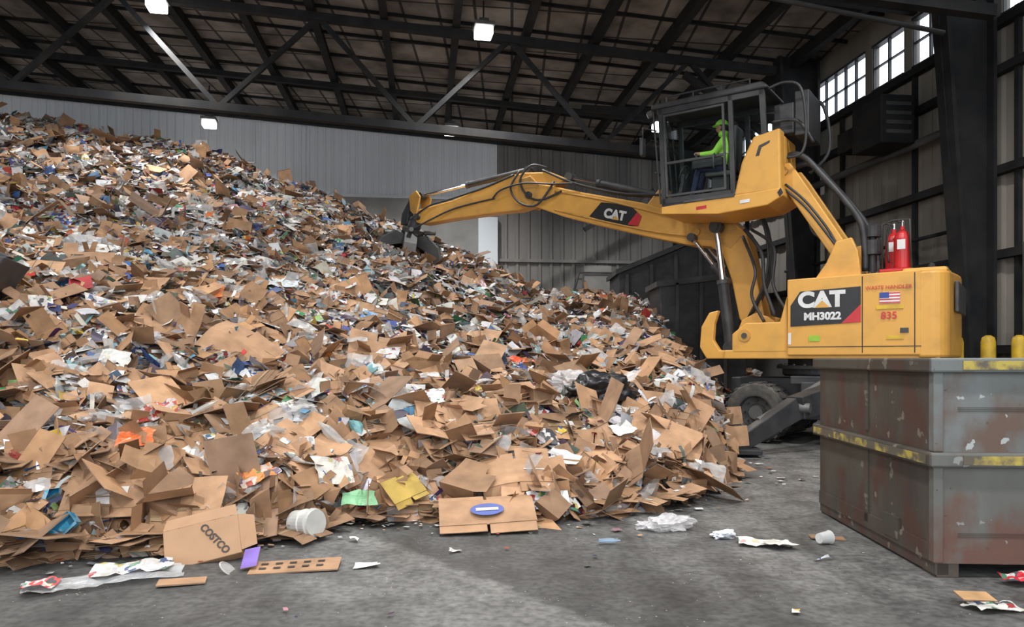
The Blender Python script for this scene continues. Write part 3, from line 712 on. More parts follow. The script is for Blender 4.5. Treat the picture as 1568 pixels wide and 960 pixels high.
hero('paper_scrap',crinkle(.16,.10,.02,5,5),-1.05,5.33,.2,(0,0),1,(.75,.75,.73),0,0,.0,False)
hero('paper_scrap',crinkle(.10,.07,.02,5,6),-1.3,6.06,.2,(0,0),1,(.75,.75,.73),0,0,.0,False)
hero('paper_scrap',crinkle(.12,.06,.02,5,7),-.45,5.73,.2,(0,0),1,(.6,.6,.6),0,0,.0,False)
hero('plastic_bottle',TBo[1],.7,5.97,.1,(0,0),.8,(.35,.5,.65),0,2,.03,False)
hero('newspaper',crinkle(.42,.2,.025,12,8),2.03,5.95,-.2,(0,0),1,(.7,.7,.7),.6,0,.0,False)
hero('newspaper',crinkle(.22,.16,.025,8,9),2.12,5.85,.5,(0,0),1,(.68,.66,.62),.5,0,.02,False)
hero('cardboard_scrap',flat(.28,.1,.01,None,False,35),2.62,6.15,-.1,(0,0),1,CB,0,0,.02,False)
hero('paper_scrap',crinkle(.12,.05,.02,5,10),2.3,5.5,.2,(0,0),1,(.5,.55,.6),1,0,.0,False)
hero('food_wrapper',crinkle(.3,.14,.03,9,11),2.88,4.42,.15,(0,0),1,(.66,.66,.64),1,1,.0,False)
hero('cardboard_scrap',flat(.22,.1,.02,None,False,36),2.83,4.52,.1,(0,-.3),1,(.5,.3,.14),0,0,.05,False)
hero('food_wrapper',crinkle(.34,.16,.05,9,12),3.42,4.9,.1,(0,0),1,(.6,.03,.05),1,1,.0,False)
hero('plastic_lid',t_lathe([(0,.10),(.008,.105),(.012,.09)],20),-2.0,5.2,0,(-1.2,0),.7,(.7,.7,.7),0,2,.02,False)
cp=empty('paper_cup',(2.47,5.95,.055),.3); lathe('cup_wall',[(0,.04),(.11,.052),(.112,.055),(.118,.052)],(0,0,0),(1,.1,0),WHT,cp,20)
tb=empty('plastic_tub',(-1.72,6.15,.135),-.25); TUBM=mk('tub_plastic',(.62,.62,.58),(.50,.50,.47),6,.4)
lathe('tub_wall',[(-.12,.09),(-.11,.105),(.08,.11),(.085,.122),(.10,.122),(.105,.11),(.13,.11)],(0,0,0),(1,-.3,.12),TUBM,tb,24)
lathe('tub_ring',[(0,.112),(.01,.117),(.02,.112)],(0,0,0),(1,-.3,.12),WHT,tb,24)
hero('milk_carton',t_box(np.random.default_rng(3),.8),-3.55,5.75,.4,(0,-.3),.55,(.03,.30,.5),.3,1,.24)
hero('milk_carton',t_box(np.random.default_rng(4),.7),-3.35,5.6,1.4,(0,-.3),.55,(.04,.33,.55),.3,1,.24)
hero('plastic_tray',crinkle(.32,.2,.04,8,20),-3.3,6.5,.3,(0,-.4),1,(.75,.17,.04),0,1,.24)
hero('yellow_carton',t_box(np.random.default_rng(5),.7),-4.0,6.5,.4,(0,-.3),.5,(.65,.45,.04),0,1,.2)
hero('yellow_carton',flat(.36,.2,.02,None,True,41),-1.0,6.95,.9,(0,-.3),1,(.46,.32,.07),0,0,.2)
hero('newspaper',crinkle(.36,.3,.03,10,22),-1.65,6.8,.6,(0,-.3),1,(.66,.64,.58),.7,0,.26)
hero('printed_sheet',crinkle(.3,.14,.02,8,23),-1.4,6.75,.3,(0,-.3),1,(.25,.55,.3),0,1,.22)
hero('paper_sheet',crinkle(.34,.24,.02,8,24),.52,7.55,-.4,(0,-.3),1,(.7,.7,.69),0,0,.24)
hero('paper_sheet',crinkle(.5,.32,.03,8,25),-6.9,12.3,-.2,(0,-.3),1,(.7,.7,.68),0,0,.25)
hero('paper_sheet',crinkle(.5,.32,.03,8,26),-3.9,12.6,.2,(0,-.3),1,(.55,.63,.68),.5,0,.25)
hero('food_wrapper',crinkle(.32,.16,.05,8,27),-2.2,6.35,.9,(0,-.4),1,(.7,.28,.08),.8,1,.22)
hero('food_wrapper',crinkle(.3,.26,.05,8,28),-.5,9.6,.9,(0,-.4),1,(.65,.5,.08),1,1,.22)
hero('food_wrapper',crinkle(.40,.15,.04,8,29),.15,12.0,.2,(0,-.4),1,(.7,.1,.04),0,1,.25)
hero('printed_sheet',crinkle(.4,.3,.04,8,30),-2.2,8.3,1.0,(0,-.4),1,(.66,.68,.58),.6,0,.24)
hero('food_wrapper',crinkle(.45,.3,.05,8,31),-1.0,8.5,.2,(0,-.4),1,(.7,.7,.72),1,1,.22)
hero('paper_sheet',crinkle(.3,.22,.03,8,32),-4.5,8.4,.2,(0,-.3),1,(.72,.72,.7),.3,0,.24)
hero('paper_sheet',crinkle(.26,.2,.03,8,33),1.25,8.4,.6,(0,-.3),1,(.72,.72,.7),0,0,.26)
hero('paper_sheet',crinkle(.3,.2,.03,8,34),2.2,10.6,.6,(0,-.3),1,(.72,.72,.7),0,0,.24)
hero('paper_sheet',crinkle(.45,.35,.03,8,35),-11.8,17.5,.6,(0,-.3),1,(.72,.72,.7),0,0,.28)
hero('food_wrapper',crinkle(.36,.26,.05,8,36),-3.4,7.1,.6,(0,-.4),1,(.5,.08,.06),.8,1,.24)

# ------------------------------------------------------------------ steel bins
bn_rot=-math.radians(3.0)
def bin_(name,z0,hgt,lid):
    e=empty(name,(2.90,5.07,z0),bn_rot); Lx,Ly=1.75,2.16
    t=.05; f0=.10 if not lid else .0; FM=BINF if lid else BINFR
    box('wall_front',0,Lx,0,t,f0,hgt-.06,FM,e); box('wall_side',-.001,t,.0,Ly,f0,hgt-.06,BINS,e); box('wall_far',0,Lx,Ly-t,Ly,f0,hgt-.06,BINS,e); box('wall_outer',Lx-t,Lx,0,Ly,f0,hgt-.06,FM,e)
    box('base',.02,Lx-.02,.02,Ly-.02,f0,f0+.04,BINS,e)
    for nm,a in (('lip_front',(-.05,Lx+.05,-.05,.04)),('lip_back',(-.05,Lx+.05,Ly-.04,Ly+.05))): box(nm,*a,hgt-.10,hgt,FM,e,.015)
    box('lip_side',-.06,.04,-.04,Ly+.05,hgt-.10,hgt-.0005,BINS,e,.015); box('lip_outer',Lx-.04,Lx+.06,-.04,Ly+.05,hgt-.10,hgt-.0005,FM,e,.015)
    if not lid: box('stripe_side',-.066,-.06,0,Ly,hgt-.08,hgt-.02,BINY,e)
    box('stripe_front',.16,Lx,-.056,-.05,hgt-.08,hgt-.02,BINY,e)
    if not lid:
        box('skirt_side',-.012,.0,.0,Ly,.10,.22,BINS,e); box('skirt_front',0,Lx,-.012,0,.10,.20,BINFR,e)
        for i,(x,y) in enumerate(((0,0),(Lx-.3,0),(0,Ly-.2),(Lx-.3,Ly-.2))): box('foot_%d'%i,x+.01,x+.16,y+.0,y+.2,0,.10,BINS,e,.005)
        box('runner_a',.0,.09,0,Ly,.02,.10,BINS,e); box('runner_b',Lx-.09,Lx,0,Ly,.02,.10,BINS,e)
        box('pocket_plate',-.016,0,.5,.75,.13,.30,BINS,e)
    box('rib_corner',-.02,.05,-.02,.05,f0,hgt-.08,FM,e,.01)
    box('seam_side',-.012,0,1.05,1.12,f0+.05,hgt-.1,BINS,e)
    for i in range(3): box('weld_%d'%i,.15,.9,-.004,0,.28+i*.012,.283+i*.012,BINS,e)
    return e
b1=bin_('steel_bin',0,.86,False); b2=bin_('steel_bin',.861,.645,True)
box('lid',.02,1.73,0.02,2.14,.58,.62,BINS,b2)

# dark hoppers behind
hh=empty('steel_hopper',(0,0,0))
prism('hopper_body',[(3.3,0),(3.3,4.15),(6.6,5.5),(6.9,5.5),(6.9,0)],22.9,25,BLK,hh,.03)
for i in range(5): box('hopper_rib_%d'%i,3.5+i*.75,3.6+i*.75,22.78,22.9,0,4.1+i*.3,DGR,hh)
prism('hopper_rim',[(3.2,4.1),(3.2,4.25),(6.6,5.65),(6.9,5.65),(6.9,5.5),(6.6,5.5)],22.75,25.1,DGR,hh)
hh=empty('steel_hopper',(0,0,0))
prism('hopper_body',[(3.9,0),(3.7,3.35),(5.9,3.6),(5.9,0)],18.6,20.0,BLK,hh,.03)
prism('hopper_rim',[(3.62,3.3),(3.62,3.44),(5.9,3.7),(5.9,3.55)],18.5,20.1,DGR,hh)
for i in range(3): box('hopper_rib_%d'%i,4.1+i*.6,4.18+i*.6,18.5,18.6,0,3.4,DGR,hh)
lb=empty('loader_bucket',(-6.55,9.2,2.22),math.radians(20))
prism('bucket_shell',[(-.6,-.5),(-.35,.35),(.0,.55),(.35,.5),(.22,.3),(.0,-.1),(-.3,-.6)],-.5,.6,BLK,lb,.02)
box('cutting_edge',-.65,-.3,-.55,.65,-.62,-.52,DGR,lb); cyl('pin',(.2,-.6,.4),(.2,.7,.4),.05,DGR,lb)
prism('bucket_arm',[(-.1,.4),(.3,.55),(-1.5,1.4),(-1.6,1.2)],-.1,.1,BLK,lb,.02)

# ------------------------------------------------------------------ material handler
EX=empty('wheeled_excavator',(5.4,14.0,0),math.radians(-35))
def eb(n,*a,mat=YEL,bevel=.02): return box(n,*a,mat,EX,bevel)
def ep(n,poly,y0,y1,mat=YEL,bevel=.02): return prism(n,poly,y0,y1,mat,EX,bevel)
eb('chassis',-1.1,2.9,-.5,.5,.55,1.15,mat=BLK); eb('chassis_deck',.15,1.6,-1.1,1.1,1.05,1.2,mat=BLK)
eb('step_box',.35,1.25,-1.2,-.6,.45,1.1,mat=BLK); eb('tool_box',.35,1.25,.6,1.2,.45,1.1,mat=BLK)
lathe('turntable',[(0,.75),(.04,.8),(.16,.8),(.18,.7),(.36,.7)],(.55,0,1.18),(0,0,1),BLK,EX,40)
lathe('slew_ring',[(0,.9),(.06,.9)],(.55,0,1.32),(0,0,1),DGR,EX,40)
for k in range(24):
    a=k*math.pi/12; cyl('ring_bolt_%d'%k,(.55+.85*math.cos(a),.85*math.sin(a),1.37),(.55+.85*math.cos(a),.85*math.sin(a),1.41),.025,GRY,EX,sides=6)
def tyre(nm,s,y,side):
    prof=[(-.14,.30),(-.15,.42),(-.14,.50),(-.10,.535),(.10,.535),(.14,.50),(.15,.42),(.14,.30)]
    V=[];F=[];n=40
    for o,rr in prof:
        for k in range(n):
            t=2*math.pi*k/n; V.append((s+rr*math.cos(t),y+o,.54+rr*math.sin(t)))
    for i in range(len(prof)-1):
        for k in range(n): F.append((i*n+k,i*n+(k+1)%n,(i+1)*n+(k+1)%n,(i+1)*n+k))
    obj(nm+'_tyre',V,F,RUB,EX,smooth=False)
    for k in range(22):
        a=k*2*math.pi/22
        V=[]; 
        for (da,r) in ((-.06,.53),(.06,.53),(.06,.555),(-.06,.555)):
            V.append((s+math.cos(a+da)*r,y-.12,.56+math.sin(a+da)*r-.02))
        V+=[(p[0],y+.12,p[2]) for p in V]
        obj(nm+'_lug_%d'%k,V,BF,RUB,EX)
    prof=[(.15,.32),(.13,.30),(-.02,.29),(-.03,.16),(.06,.13),(.10,.12),(.10,.02)]
    V=[];F=[]
    for o,rr in prof:
        for k in range(n):
            t=2*math.pi*k/n; V.append((s+rr*math.cos(t),y+o*side,.54+rr*math.sin(t)))
    for i in range(len(prof)-1):
        for k in range(n): F.append((i*n+k,i*n+(k+1)%n,(i+1)*n+(k+1)%n,(i+1)*n+k))
    F.append(tuple(range((len(prof)-1)*n,len(prof)*n)))
    obj(nm+'_rim',V,F,GRY,EX)
    for k in range(8):
        a=k*math.pi/4; y1=y-side*.02; cyl(nm+'_nut_%d'%k,(s+.22*math.cos(a),y1,.54+.22*math.sin(a)),(s+.22*math.cos(a),y1+side*.05,.54+.22*math.sin(a)),.018,DGR,EX,sides=6)
for nm,s in (('front',-.40),('rear',2.2)):
    for sd,sn in ((-1,'near'),(1,'far')):
        tyre('%s_%s_outer'%(nm,sn),s,sd*1.18,sd); tyre('%s_%s_inner'%(nm,sn),s,sd*.82,sd)
    cyl(nm+'_axle',(s,-1.1,.54),(s,1.1,.54),.11,BLK,EX); eb(nm+'_axle_mount',s-.2,s+.2,-.4,.4,.45,.8,mat=BLK)
def stab(tag,root,mid,foot):
    root=Vector(root);mid=Vector(mid);foot=Vector(foot)
    def beam(n,p,q,w0,w1,t):
        d=(q-p).normalized(); u=d.cross(Vector((0,0,1))).normalized(); w=u.cross(d); V=[]
        for c,ww in ((p,w0),(q,w1)):
            for a,b in ((-1,-1),(1,-1),(1,1),(-1,1)): V.append(c+u*a*t+w*b*ww)
        obj(n,V,BF,BLK,EX,.015)
    beam('stabilizer_arm_'+tag,root,mid,.26,.18,.15); beam('stabilizer_leg_'+tag,mid,foot,.18,.11,.10)
    cyl('stabilizer_pin_'+tag,mid+Vector((-.22,0,0)),mid+Vector((.22,0,0)),.08,GRY,EX)
    beam('stabilizer_foot_'+tag,foot+Vector((-.35,-.1,-.04)),foot+Vector((.35,.25,-.04)),.04,.04,.24)
    cyl('stabilizer_ram_'+tag,root+Vector((-.15,0,.35)),(mid+foot)/2+Vector((-.1,0,.1)),.055,GRY,EX); 
stab('near_front',(1.15,-1.0,.95),(.55,-2.3,.72),(-.15,-3.3,.12))
stab('near_rear',(2.9,-.5,.9),(2.95,-1.5,.8),(2.95,-2.0,.12)); stab('far_front',(1.15,.9,.9),(1.1,1.7,.8),(1.05,2.2,.12))
eb('dozer_blade',-1.35,-1.22,-1.0,1.2,.12,.75,mat=BLK); ep('blade_arm',[(-1.25,.3),(-1.25,.6),(-.8,.9),(-.8,.6)],-.4,.4,BLK)
eb('swing_frame',-1.0,2.45,-1.2,1.2,1.50,1.66,mat=YEL)
ep('engine_housing_near',[(.14,1.56),(.14,2.88),(2.2,2.92),(2.2,1.56)],-1.25,-.35)
ep('engine_housing_core',[(.5,1.6),(.5,2.80),(2.25,2.82),(2.25,1.6)],-.4,1.2,YELD)
cwp=[(2.15,-1.25)]+[(2.33+.25*math.sin(a),-1.0-.25*math.cos(a)) for a in [i*math.pi/2/6 for i in range(7)]]+[(2.64,-.4),(2.66,0),(2.64,.4)]+[(2.33+.25*math.cos(a),1.0+.25*math.sin(a)) for a in [i*math.pi/2/6 for i in range(7)]]+[(2.15,1.25)]
n=len(cwp); V=[(a,b,1.52) for a,b in cwp]+[(a,b,2.90) for a,b in cwp]
obj('counterweight',V,[tuple(range(n)),tuple(range(n,2*n))]+[(i,(i+1)%n,n+(i+1)%n,n+i) for i in range(n)],YEL,EX,.04)
eb('rear_badge_panel',2.62,2.68,-.8,.8,2.25,2.75,mat=DGR)
eb('door_gap_a',1.335,1.35,-1.256,-1.24,1.6,2.86,mat=BLK,bevel=0); eb('door_gap_b',2.10,2.115,-1.256,-1.24,1.6,2.88,mat=BLK,bevel=0)
eb('door_gap_low',.16,2.2,-1.256,-1.24,1.70,1.712,mat=BLK,bevel=0); eb('door_latch',1.9,2.02,-1.265,-1.24,1.92,2.0,mat=DGR,bevel=.004)
eb('top_grill',.6,1.6,-1.0,.9,2.86,2.93,mat=BLK); 
for k in range(9): eb('grill_slat_%d'%k,.62+k*.11,.66+k*.11,-.95,.85,2.93,2.96,mat=DGR,bevel=0)
eb('hood',1.9,2.55,-1.1,1.1,2.86,2.97,mat=YEL,bevel=.05)
for k,(a,b) in enumerate(((2.3,-.9),(2.45,-.3))): cyl('lift_eye_%d'%k,(a,b,2.95),(a,b+.1,3.02),.05,BLK,EX)
Y0=-1.262
def decal(n,pts,mat,y=Y0,par=EX): return obj(n,[(a,y,b) for a,b in pts],[tuple(range(len(pts)))],mat,par)
decal('decal_black',[(.20,2.06),(1.16,2.10),(1.32,2.40),(1.32,2.70),(.36,2.66),(.20,2.42)],DECB)
decal('decal_red',[(1.02,2.095),(1.32,2.11),(1.32,2.40)],DECR,Y0-.003)
text('logo_text','CAT',.36,(.70,Y0-.005,2.50),(math.radians(90),0,0),WHT,EX,.018,xs=1.05)
decal('logo_triangle',[(.60,2.37),(.84,2.37),(.72,2.49)],YEL,Y0-.009)
text('model_text','MH3022',.17,(.72,Y0-.005,2.22),(math.radians(90),0,0),WHT,EX,.008)
text('unit_number','835',.16,(1.74,Y0-.005,2.20),(math.radians(90),0,0),DECR,EX,.002)
text('type_text','WASTE HANDLER',.085,(1.73,Y0-.005,2.66),(math.radians(90),0,0),DECR,EX,.0)
decal('flag_white',[(1.60,2.40),(1.90,2.40),(1.90,2.58),(1.60,2.58)],WHT); decal('flag_blue',[(1.60,2.49),(1.74,2.49),(1.74,2.58),(1.60,2.58)],DECBL,Y0-.004)
for k in range(4): decal('flag_stripe_%d'%k,[(1.60 if k<2 else 1.74,2.405+k*.05),(1.90,2.405+k*.05),(1.90,2.425+k*.05),(1.60 if k<2 else 1.74,2.425+k*.05)],DECR,Y0-.003)
decal('label_yellow',[(1.55,2.31),(1.95,2.31),(1.95,2.37),(1.55,2.37)],BOLL,Y0-.002)
decal('label_green',[(.5,1.8),(.68,1.8),(.68,1.9),(.5,1.9)],DECG); decal('label_white',[(1.7,1.82),(1.95,1.82),(1.95,1.88),(1.7,1.88)],BOLL)
decal('warn_strip',[(.16,1.75),(.21,1.75),(.21,1.95),(.16,1.95)],WHT)
fbp=[(-1.35,1.50),(-1.48,1.72),(-1.45,2.10),(-1.30,2.36),(-1.12,2.40),(-1.20,2.15),(-1.22,1.85),(-1.1,1.66),(.15,1.62),(.15,1.50)]
ep('front_bracket_near',fbp,-1.15,-1.02); ep('front_bracket_far',fbp,1.02,1.15)
for y in (-.32,.62): ep('boom_foot_%s'%('a' if y<0 else 'b'),[(-1.1,1.6),(-1.05,2.0),(-.95,2.25),(-.70,2.38),(-.45,2.3),(-.1,2.0),(.1,1.95),(.1,1.6)],y,y+.12,YEL)
cyl('boom_foot_pin',(-.72,-.36,2.12),(-.72,.8,2.12),.10,YELD,EX); cyl('boom_foot_cap',(-.72,-.39,2.12),(-.72,-.34,2.12),.06,DGR,EX)
ep('front_side_box',[(-.85,1.6),(-.85,1.95),(-.6,2.15),(.0,2.15),(.12,2.6),(.14,1.6)],-1.2,-.5,YEL); cyl('side_box_port',(-.62,-1.22,1.92),(-.62,-1.19,1.92),.11,YELD,EX); cyl('side_box_port_inner',(-.62,-1.235,1.92),(-.62,-1.2,1.92),.05,DGR,EX)
up=[(-6.20,5.55),(-6.0,5.68),(-4.685,5.27),(-3.22,4.86),(-2.19,4.46),(-1.75,4.42),(-1.35,4.36),(-.98,4.0),(-.80,3.18),(-.64,2.4),(-.55,2.05),(-.72,1.95)]
lo_=[(-.92,2.0),(-1.12,2.3),(-1.28,3.08),(-1.45,3.58),(-1.7,3.78),(-2.19,3.86),(-3.07,4.11),(-4.34,4.5),(-5.2,4.78),(-6.03,5.12),(-6.25,5.3)]
ep('main_boom',up+lo_,.05,.55,YEL,.03)
for y in (.035,.555):
    ep('boom_rib_%s'%('a' if y<.3 else 'b'),[(-1.65,4.36),(-1.3,4.28),(-1.05,3.95),(-1.3,3.7),(-1.6,3.9),(-2.0,3.95),(-2.1,4.3)],y,y+.012,YELD,.004)
ep('boom_top_lug',[(-3.2,4.8),(-2.9,5.12),(-2.7,5.1),(-2.4,4.5)],.18,.42,YEL)
cyl('boom_elbow_pin',(-2.0,-.02,4.1),(-2.0,.62,4.1),.09,YELD,EX)
ep('boom_decal',[(-4.50,4.70),(-4.20,4.98),(-3.50,4.84),(-3.22,4.56),(-3.30,4.36),(-3.7,4.40)],.035,.045,DECB,0)
ep('boom_decal_red',[(-3.55,4.42),(-3.30,4.36),(-3.22,4.56),(-3.32,4.66)],.028,.034,DECR,0)
tt_=text('boom_logo','CAT',.27,(-3.86,.025,4.66),(math.radians(90),math.radians(15),0),WHT,EX,.014)
ob=decal('boom_logo_tri',[(-3.93,4.57),(-3.76,4.53),(-3.83,4.64)],YEL,.018)
ep('stick',[(-5.15,5.66),(-5.6,5.88),(-6.31,5.97),(-6.7,5.96),(-7.27,5.84),(-8.54,5.58),(-9.7,5.48),(-9.88,5.35),(-9.8,5.14),(-9.6,5.07),(-8.54,5.10),(-7.27,5.1),(-6.5,5.08),(-6.15,5.14),(-6.0,5.4),(-5.5,5.52)],.12,.48,YEL,.03)
for y in (.04,.50): ep('stick_cheek_%s'%('a' if y<.3 else 'b'),[(-6.5,5.2),(-6.45,5.8),(-6.1,5.85),(-5.85,5.6),(-5.9,5.25),(-6.15,5.1)],y,y+.06,YELD)
cyl('stick_pin',(-6.12,-.02,5.38),(-6.12,.64,5.38),.085,DGR,EX)
def ram(n,p,q,f,r,y,br=BLK):
    p=Vector((p[0],y,p[1]));q=Vector((q[0],y,q[1])); m=p.lerp(q,f)
    cyl(n+'_barrel',p,m,r,br,EX); cyl(n+'_gland',m-(q-p).normalized()*.06,m+(q-p).normalized()*.02,r*1.15,DGR,EX); cyl(n+'_rod',m,q,r*.55,CHR,EX)
    for k,c in (('a',p),('b',q)): cyl(n+'_eye_'+k,c+Vector((0,-.1,0)),c+Vector((0,.1,0)),r*1.2,DGR,EX)
ram('stick_cylinder',(-2.85,4.98),(-5.15,5.72),.68,.085,.3)
ram('grapple_cylinder',(-6.3,6.06),(-9.75,5.86),.55,.075,.3)
for y,t in ((-.17,'near'),(.77,'far')): ram('boom_cylinder_'+t,(-1.22,1.72),(-1.50,4.12),.55,.105,y)
cyl('boom_cyl_pin',(-1.50,-.3,4.12),(-1.50,.9,4.12),.07,DGR,EX); cyl('boom_cyl_base_pin',(-1.22,-.3,1.72),(-1.22,.9,1.72),.08,DGR,EX)
for y,t in ((-.05,'near'),(.65,'far')): ram('jib_cylinder_'+t,(-1.35,3.05),(-2.05,3.98),.35,.07,y,DGR)
for k in range(3):
    y=.12+.12*k
    tube('boom_hose_%d'%k,[(-.9,y-.2,2.3),(-.5,y-.3,3.2),(-.7,y-.2,4.3),(-1.6,y,4.75),(-2.6,y,4.95),(-3.8,y,5.15),(-5,y,5.55),(-5.8,y,5.95)],.025,BLK,EX)
tube('elbow_hose_a',[(-5.2,.0,5.35),(-5.7,-.08,5.2),(-6.1,-.08,5.35),(-6.3,-.08,5.75),(-6.0,-.05,6.05),(-5.6,.05,5.95)],.028,BLK,EX)
tube('elbow_hose_b',[(-5.4,.0,5.6),(-5.8,-.1,5.1),(-6.3,-.1,5.2),(-6.6,-.05,5.6),(-6.4,.05,6.0)],.026,BLK,EX)
tube('elbow_hose_c',[(-4.9,.05,5.5),(-5.5,-.05,5.55),(-6.2,-.1,5.65),(-6.9,-.02,5.6),(-7.2,.05,5.45)],.022,BLK,EX)
tube('stick_hose_a',[(-6.6,.1,5.95),(-7.5,.08,5.75),(-8.6,.08,5.6),(-9.3,.05,5.5),(-9.9,.0,5.2)],.025,BLK,EX)
tube('stick_hose_b',[(-7.2,.1,5.45),(-8.4,.08,5.35),(-9.2,.05,5.15),(-9.8,.0,4.95),(-10.1,.1,5.0)],.022,BLK,EX)
tube('boom_side_pipe',[(-1.9,.0,4.3),(-2.6,.0,4.5),(-4,.02,4.98),(-5.4,.02,5.38)],.02,YELD,EX)
tube('boom_side_pipe_low',[(-2.0,.0,4.0),(-3.0,.0,4.22),(-4.3,.02,4.6),(-5.4,.02,4.95)],.018,YELD,EX)
tube('hose_drop_a',[(-.9,-.3,4.0),(-.55,-.4,3.5),(-.5,-.4,2.9),(-.3,-.4,2.3)],.035,BLK,EX); tube('hose_drop_b',[(-.8,-.2,4.0),(-.35,-.3,3.6),(-.35,-.35,2.9),(-.1,-.4,2.4)],.03,BLK,EX)
tube('hose_drop_c',[(-1.0,-.1,3.9),(-.7,-.3,3.2),(-.75,-.35,2.7),(-.5,-.4,2.2)],.03,BLK,EX)
# grapple
ep('grapple_link_a',[(-9.75,5.25),(-9.6,5.8),(-9.75,5.98),(-10.0,5.85),(-9.95,5.45)],.05,.11,YELD); ep('grapple_link_b',[(-9.75,5.25),(-9.6,5.8),(-9.75,5.98),(-10.0,5.85),(-9.95,5.45)],.49,.55,YELD)
ep('grapple_curve_link',[(-9.7,5.95),(-10.1,5.85),(-10.4,5.45),(-10.45,5.15),(-10.2,5.15),(-10.15,5.45),(-9.9,5.75)],.2,.4,BLK)
cyl('stick_tip_pin',(-9.72,.0,5.27),(-9.72,.6,5.27),.08,DGR,EX)
lathe('rotator',[(0,.16),(.25,.18),(.3,.30),(.42,.30),(.5,.22)],(-9.95,.3,5.3),(-.35,0,-1),DGR,EX,24)
GC=(-10.2,.3,4.78); GS=1.25
def rotated(pts,y0,y1,ang,c,tiltv,nm,mat):
    V=[(a*GS,y0,b*GS) for a,b in pts]+[(a*GS,y1,b*GS) for a,b in pts]; R=Matrix.Rotation(tiltv,3,'Y')@Matrix.Rotation(ang,3,'Z')
    V=[R@Vector(p)+Vector(c) for p in V]; n=len(pts)
    obj(nm,V,[tuple(range(n)),tuple(range(2*n-1,n-1,-1))]+[(i,(i+1)%n,n+(i+1)%n,n+i) for i in range(n)],mat,EX,.01)
tine=[(.12,.05),(.38,.12),(.66,-.08),(.82,-.42),(.72,-.80),(.42,-1.08),(.30,-1.12),(.52,-.80),(.58,-.45),(.46,-.22),(.25,-.15),(.10,-.15)]
for k in range(5): rotated(tine,-.17,.17,k*2*math.pi/5+.5,GC,.25,'grapple_tine_%d'%k,DGR)
for k in range(5):
    a=k*2*math.pi/5+.5; c=Vector(GC); cyl('tine_ram_%d'%k,c+Vector((.16*math.cos(a),.16*math.sin(a),.14)),c+Vector((.72*math.cos(a),.72*math.sin(a),.12)),.06,GRY,EX,sides=10)
# ---- cab riser
for y in (-.95,-.15):
    t='n' if y<-.5 else 'f'
    ep('riser_arm_lower_'+t,[(-.12,4.75),(-.05,4.98),(.10,5.0),(.25,4.78),(1.08,3.40),(1.1,3.15),(.95,3.1),(.85,3.2)],y,y+.12,YEL)
    tube('riser_arm_upper_'+t,[(-.05,y+.2,5.15),(.25,y+.2,5.15),(.6,y+.2,4.75),(1.15,y+.2,4.0),(1.28,y+.2,3.6),(1.3,y+.2,3.0)],.055,BLK,EX)
cyl('riser_cross_a',(.0,-1.0,4.85),(.0,.05,4.85),.08,YELD,EX); cyl('riser_cross_b',(.98,-1.05,3.28),(.98,.05,3.28),.08,YELD,EX)
rbp=[(.55,2.86),(.75,3.15),(.9,3.5),(1.15,3.55),(1.25,3.3),(1.3,2.86)]
ep('riser_base_n',rbp,-1.1,-.98); ep('riser_base_f',rbp,-.05,.07)
ram('riser_cylinder',(.95,3.45),(.1,4.55),.6,.07,-.5)
for k in range(3): tube('riser_hose_%d'%k,[(.1,-.7+.1*k,4.7),(.35,-.75+.1*k,4.1),(.5,-.8+.1*k,3.7),(.95,-.75+.1*k,3.5)],.025,BLK,EX)
for k in range(2): tube('riser_front_hose_%d'%k,[(.05,-1.02,4.6-.1*k),(.40,-1.05,4.25-.1*k),(.75,-1.05,3.75-.1*k),(.95,-1.03,3.35)],.022,BLK,EX)
# ---- cab
CY0,CY1=-1.25,-.20
ep('cab_platform',[(-2.20,4.28),(-2.20,4.42),(.06,4.50),(.08,4.36),(-.2,4.22),(-1.1,4.16)],CY0-.02,CY1+.05,YEL)
ep('platform_slats',[(-1.75,4.44),(-1.75,4.48),(-.78,4.50),(-.78,4.44)],CY0-.04,CY0+.1,DGR,.005)
eb('cab_floor',-2.2,-.2,CY0,CY1,4.42,4.5,mat=BLK)
ep('cab_roof',[(-2.42,6.32),(-2.40,6.42),(-.3,6.44),(-.2,6.36),(-.2,6.30)],CY0-.04,CY1+.04,BLK,.03)
def post(n,p,q,w=.09,y=CY0,mat=BLK):
    (a,b),(c,d)=p,q; ep(n,[(a,b),(a+w,b),(c+w,d),(c,d)],y,y+.07,mat,.01)
for y,t in ((CY0,'n'),(CY1-.07,'f')):
    post('post_front_'+t,(-2.20,4.45),(-2.28,6.32),.09,y); post('post_mid_'+t,(-.86,4.45),(-.92,6.32),.09,y); post('post_rear_'+t,(-.30,5.3),(-.36,6.32),.10,y)
    ep('sill_'+t,[(-2.2,4.44),(-2.2,4.58),(-.8,4.58),(-.8,4.44)],y,y+.07,BLK,.01); ep('header_'+t,[(-2.3,6.2),(-2.3,6.32),(-.26,6.32),(-.26,6.2)],y,y+.07,BLK,.01)
ep('door_frame',[(-2.1,4.6),(-2.17,6.18),(-.98,6.18),(-.93,4.6),(-.97,4.6),(-1.02,6.14),(-2.13,6.14),(-2.06,4.64),(-.97,4.64),(-.97,4.6)],CY0-.02,CY0+.02,DGR,0)
eb('door_midrail',-2.14,-.95,CY0-.015,CY0+.03,5.22,5.27,mat=BLK,bevel=.005)
tube('door_handle',[(-1.15,CY0-.03,5.0),(-1.15,CY0-.08,5.02),(-1.15,CY0-.08,5.25),(-1.15,CY0-.03,5.28)],.015,BLK,EX,False)
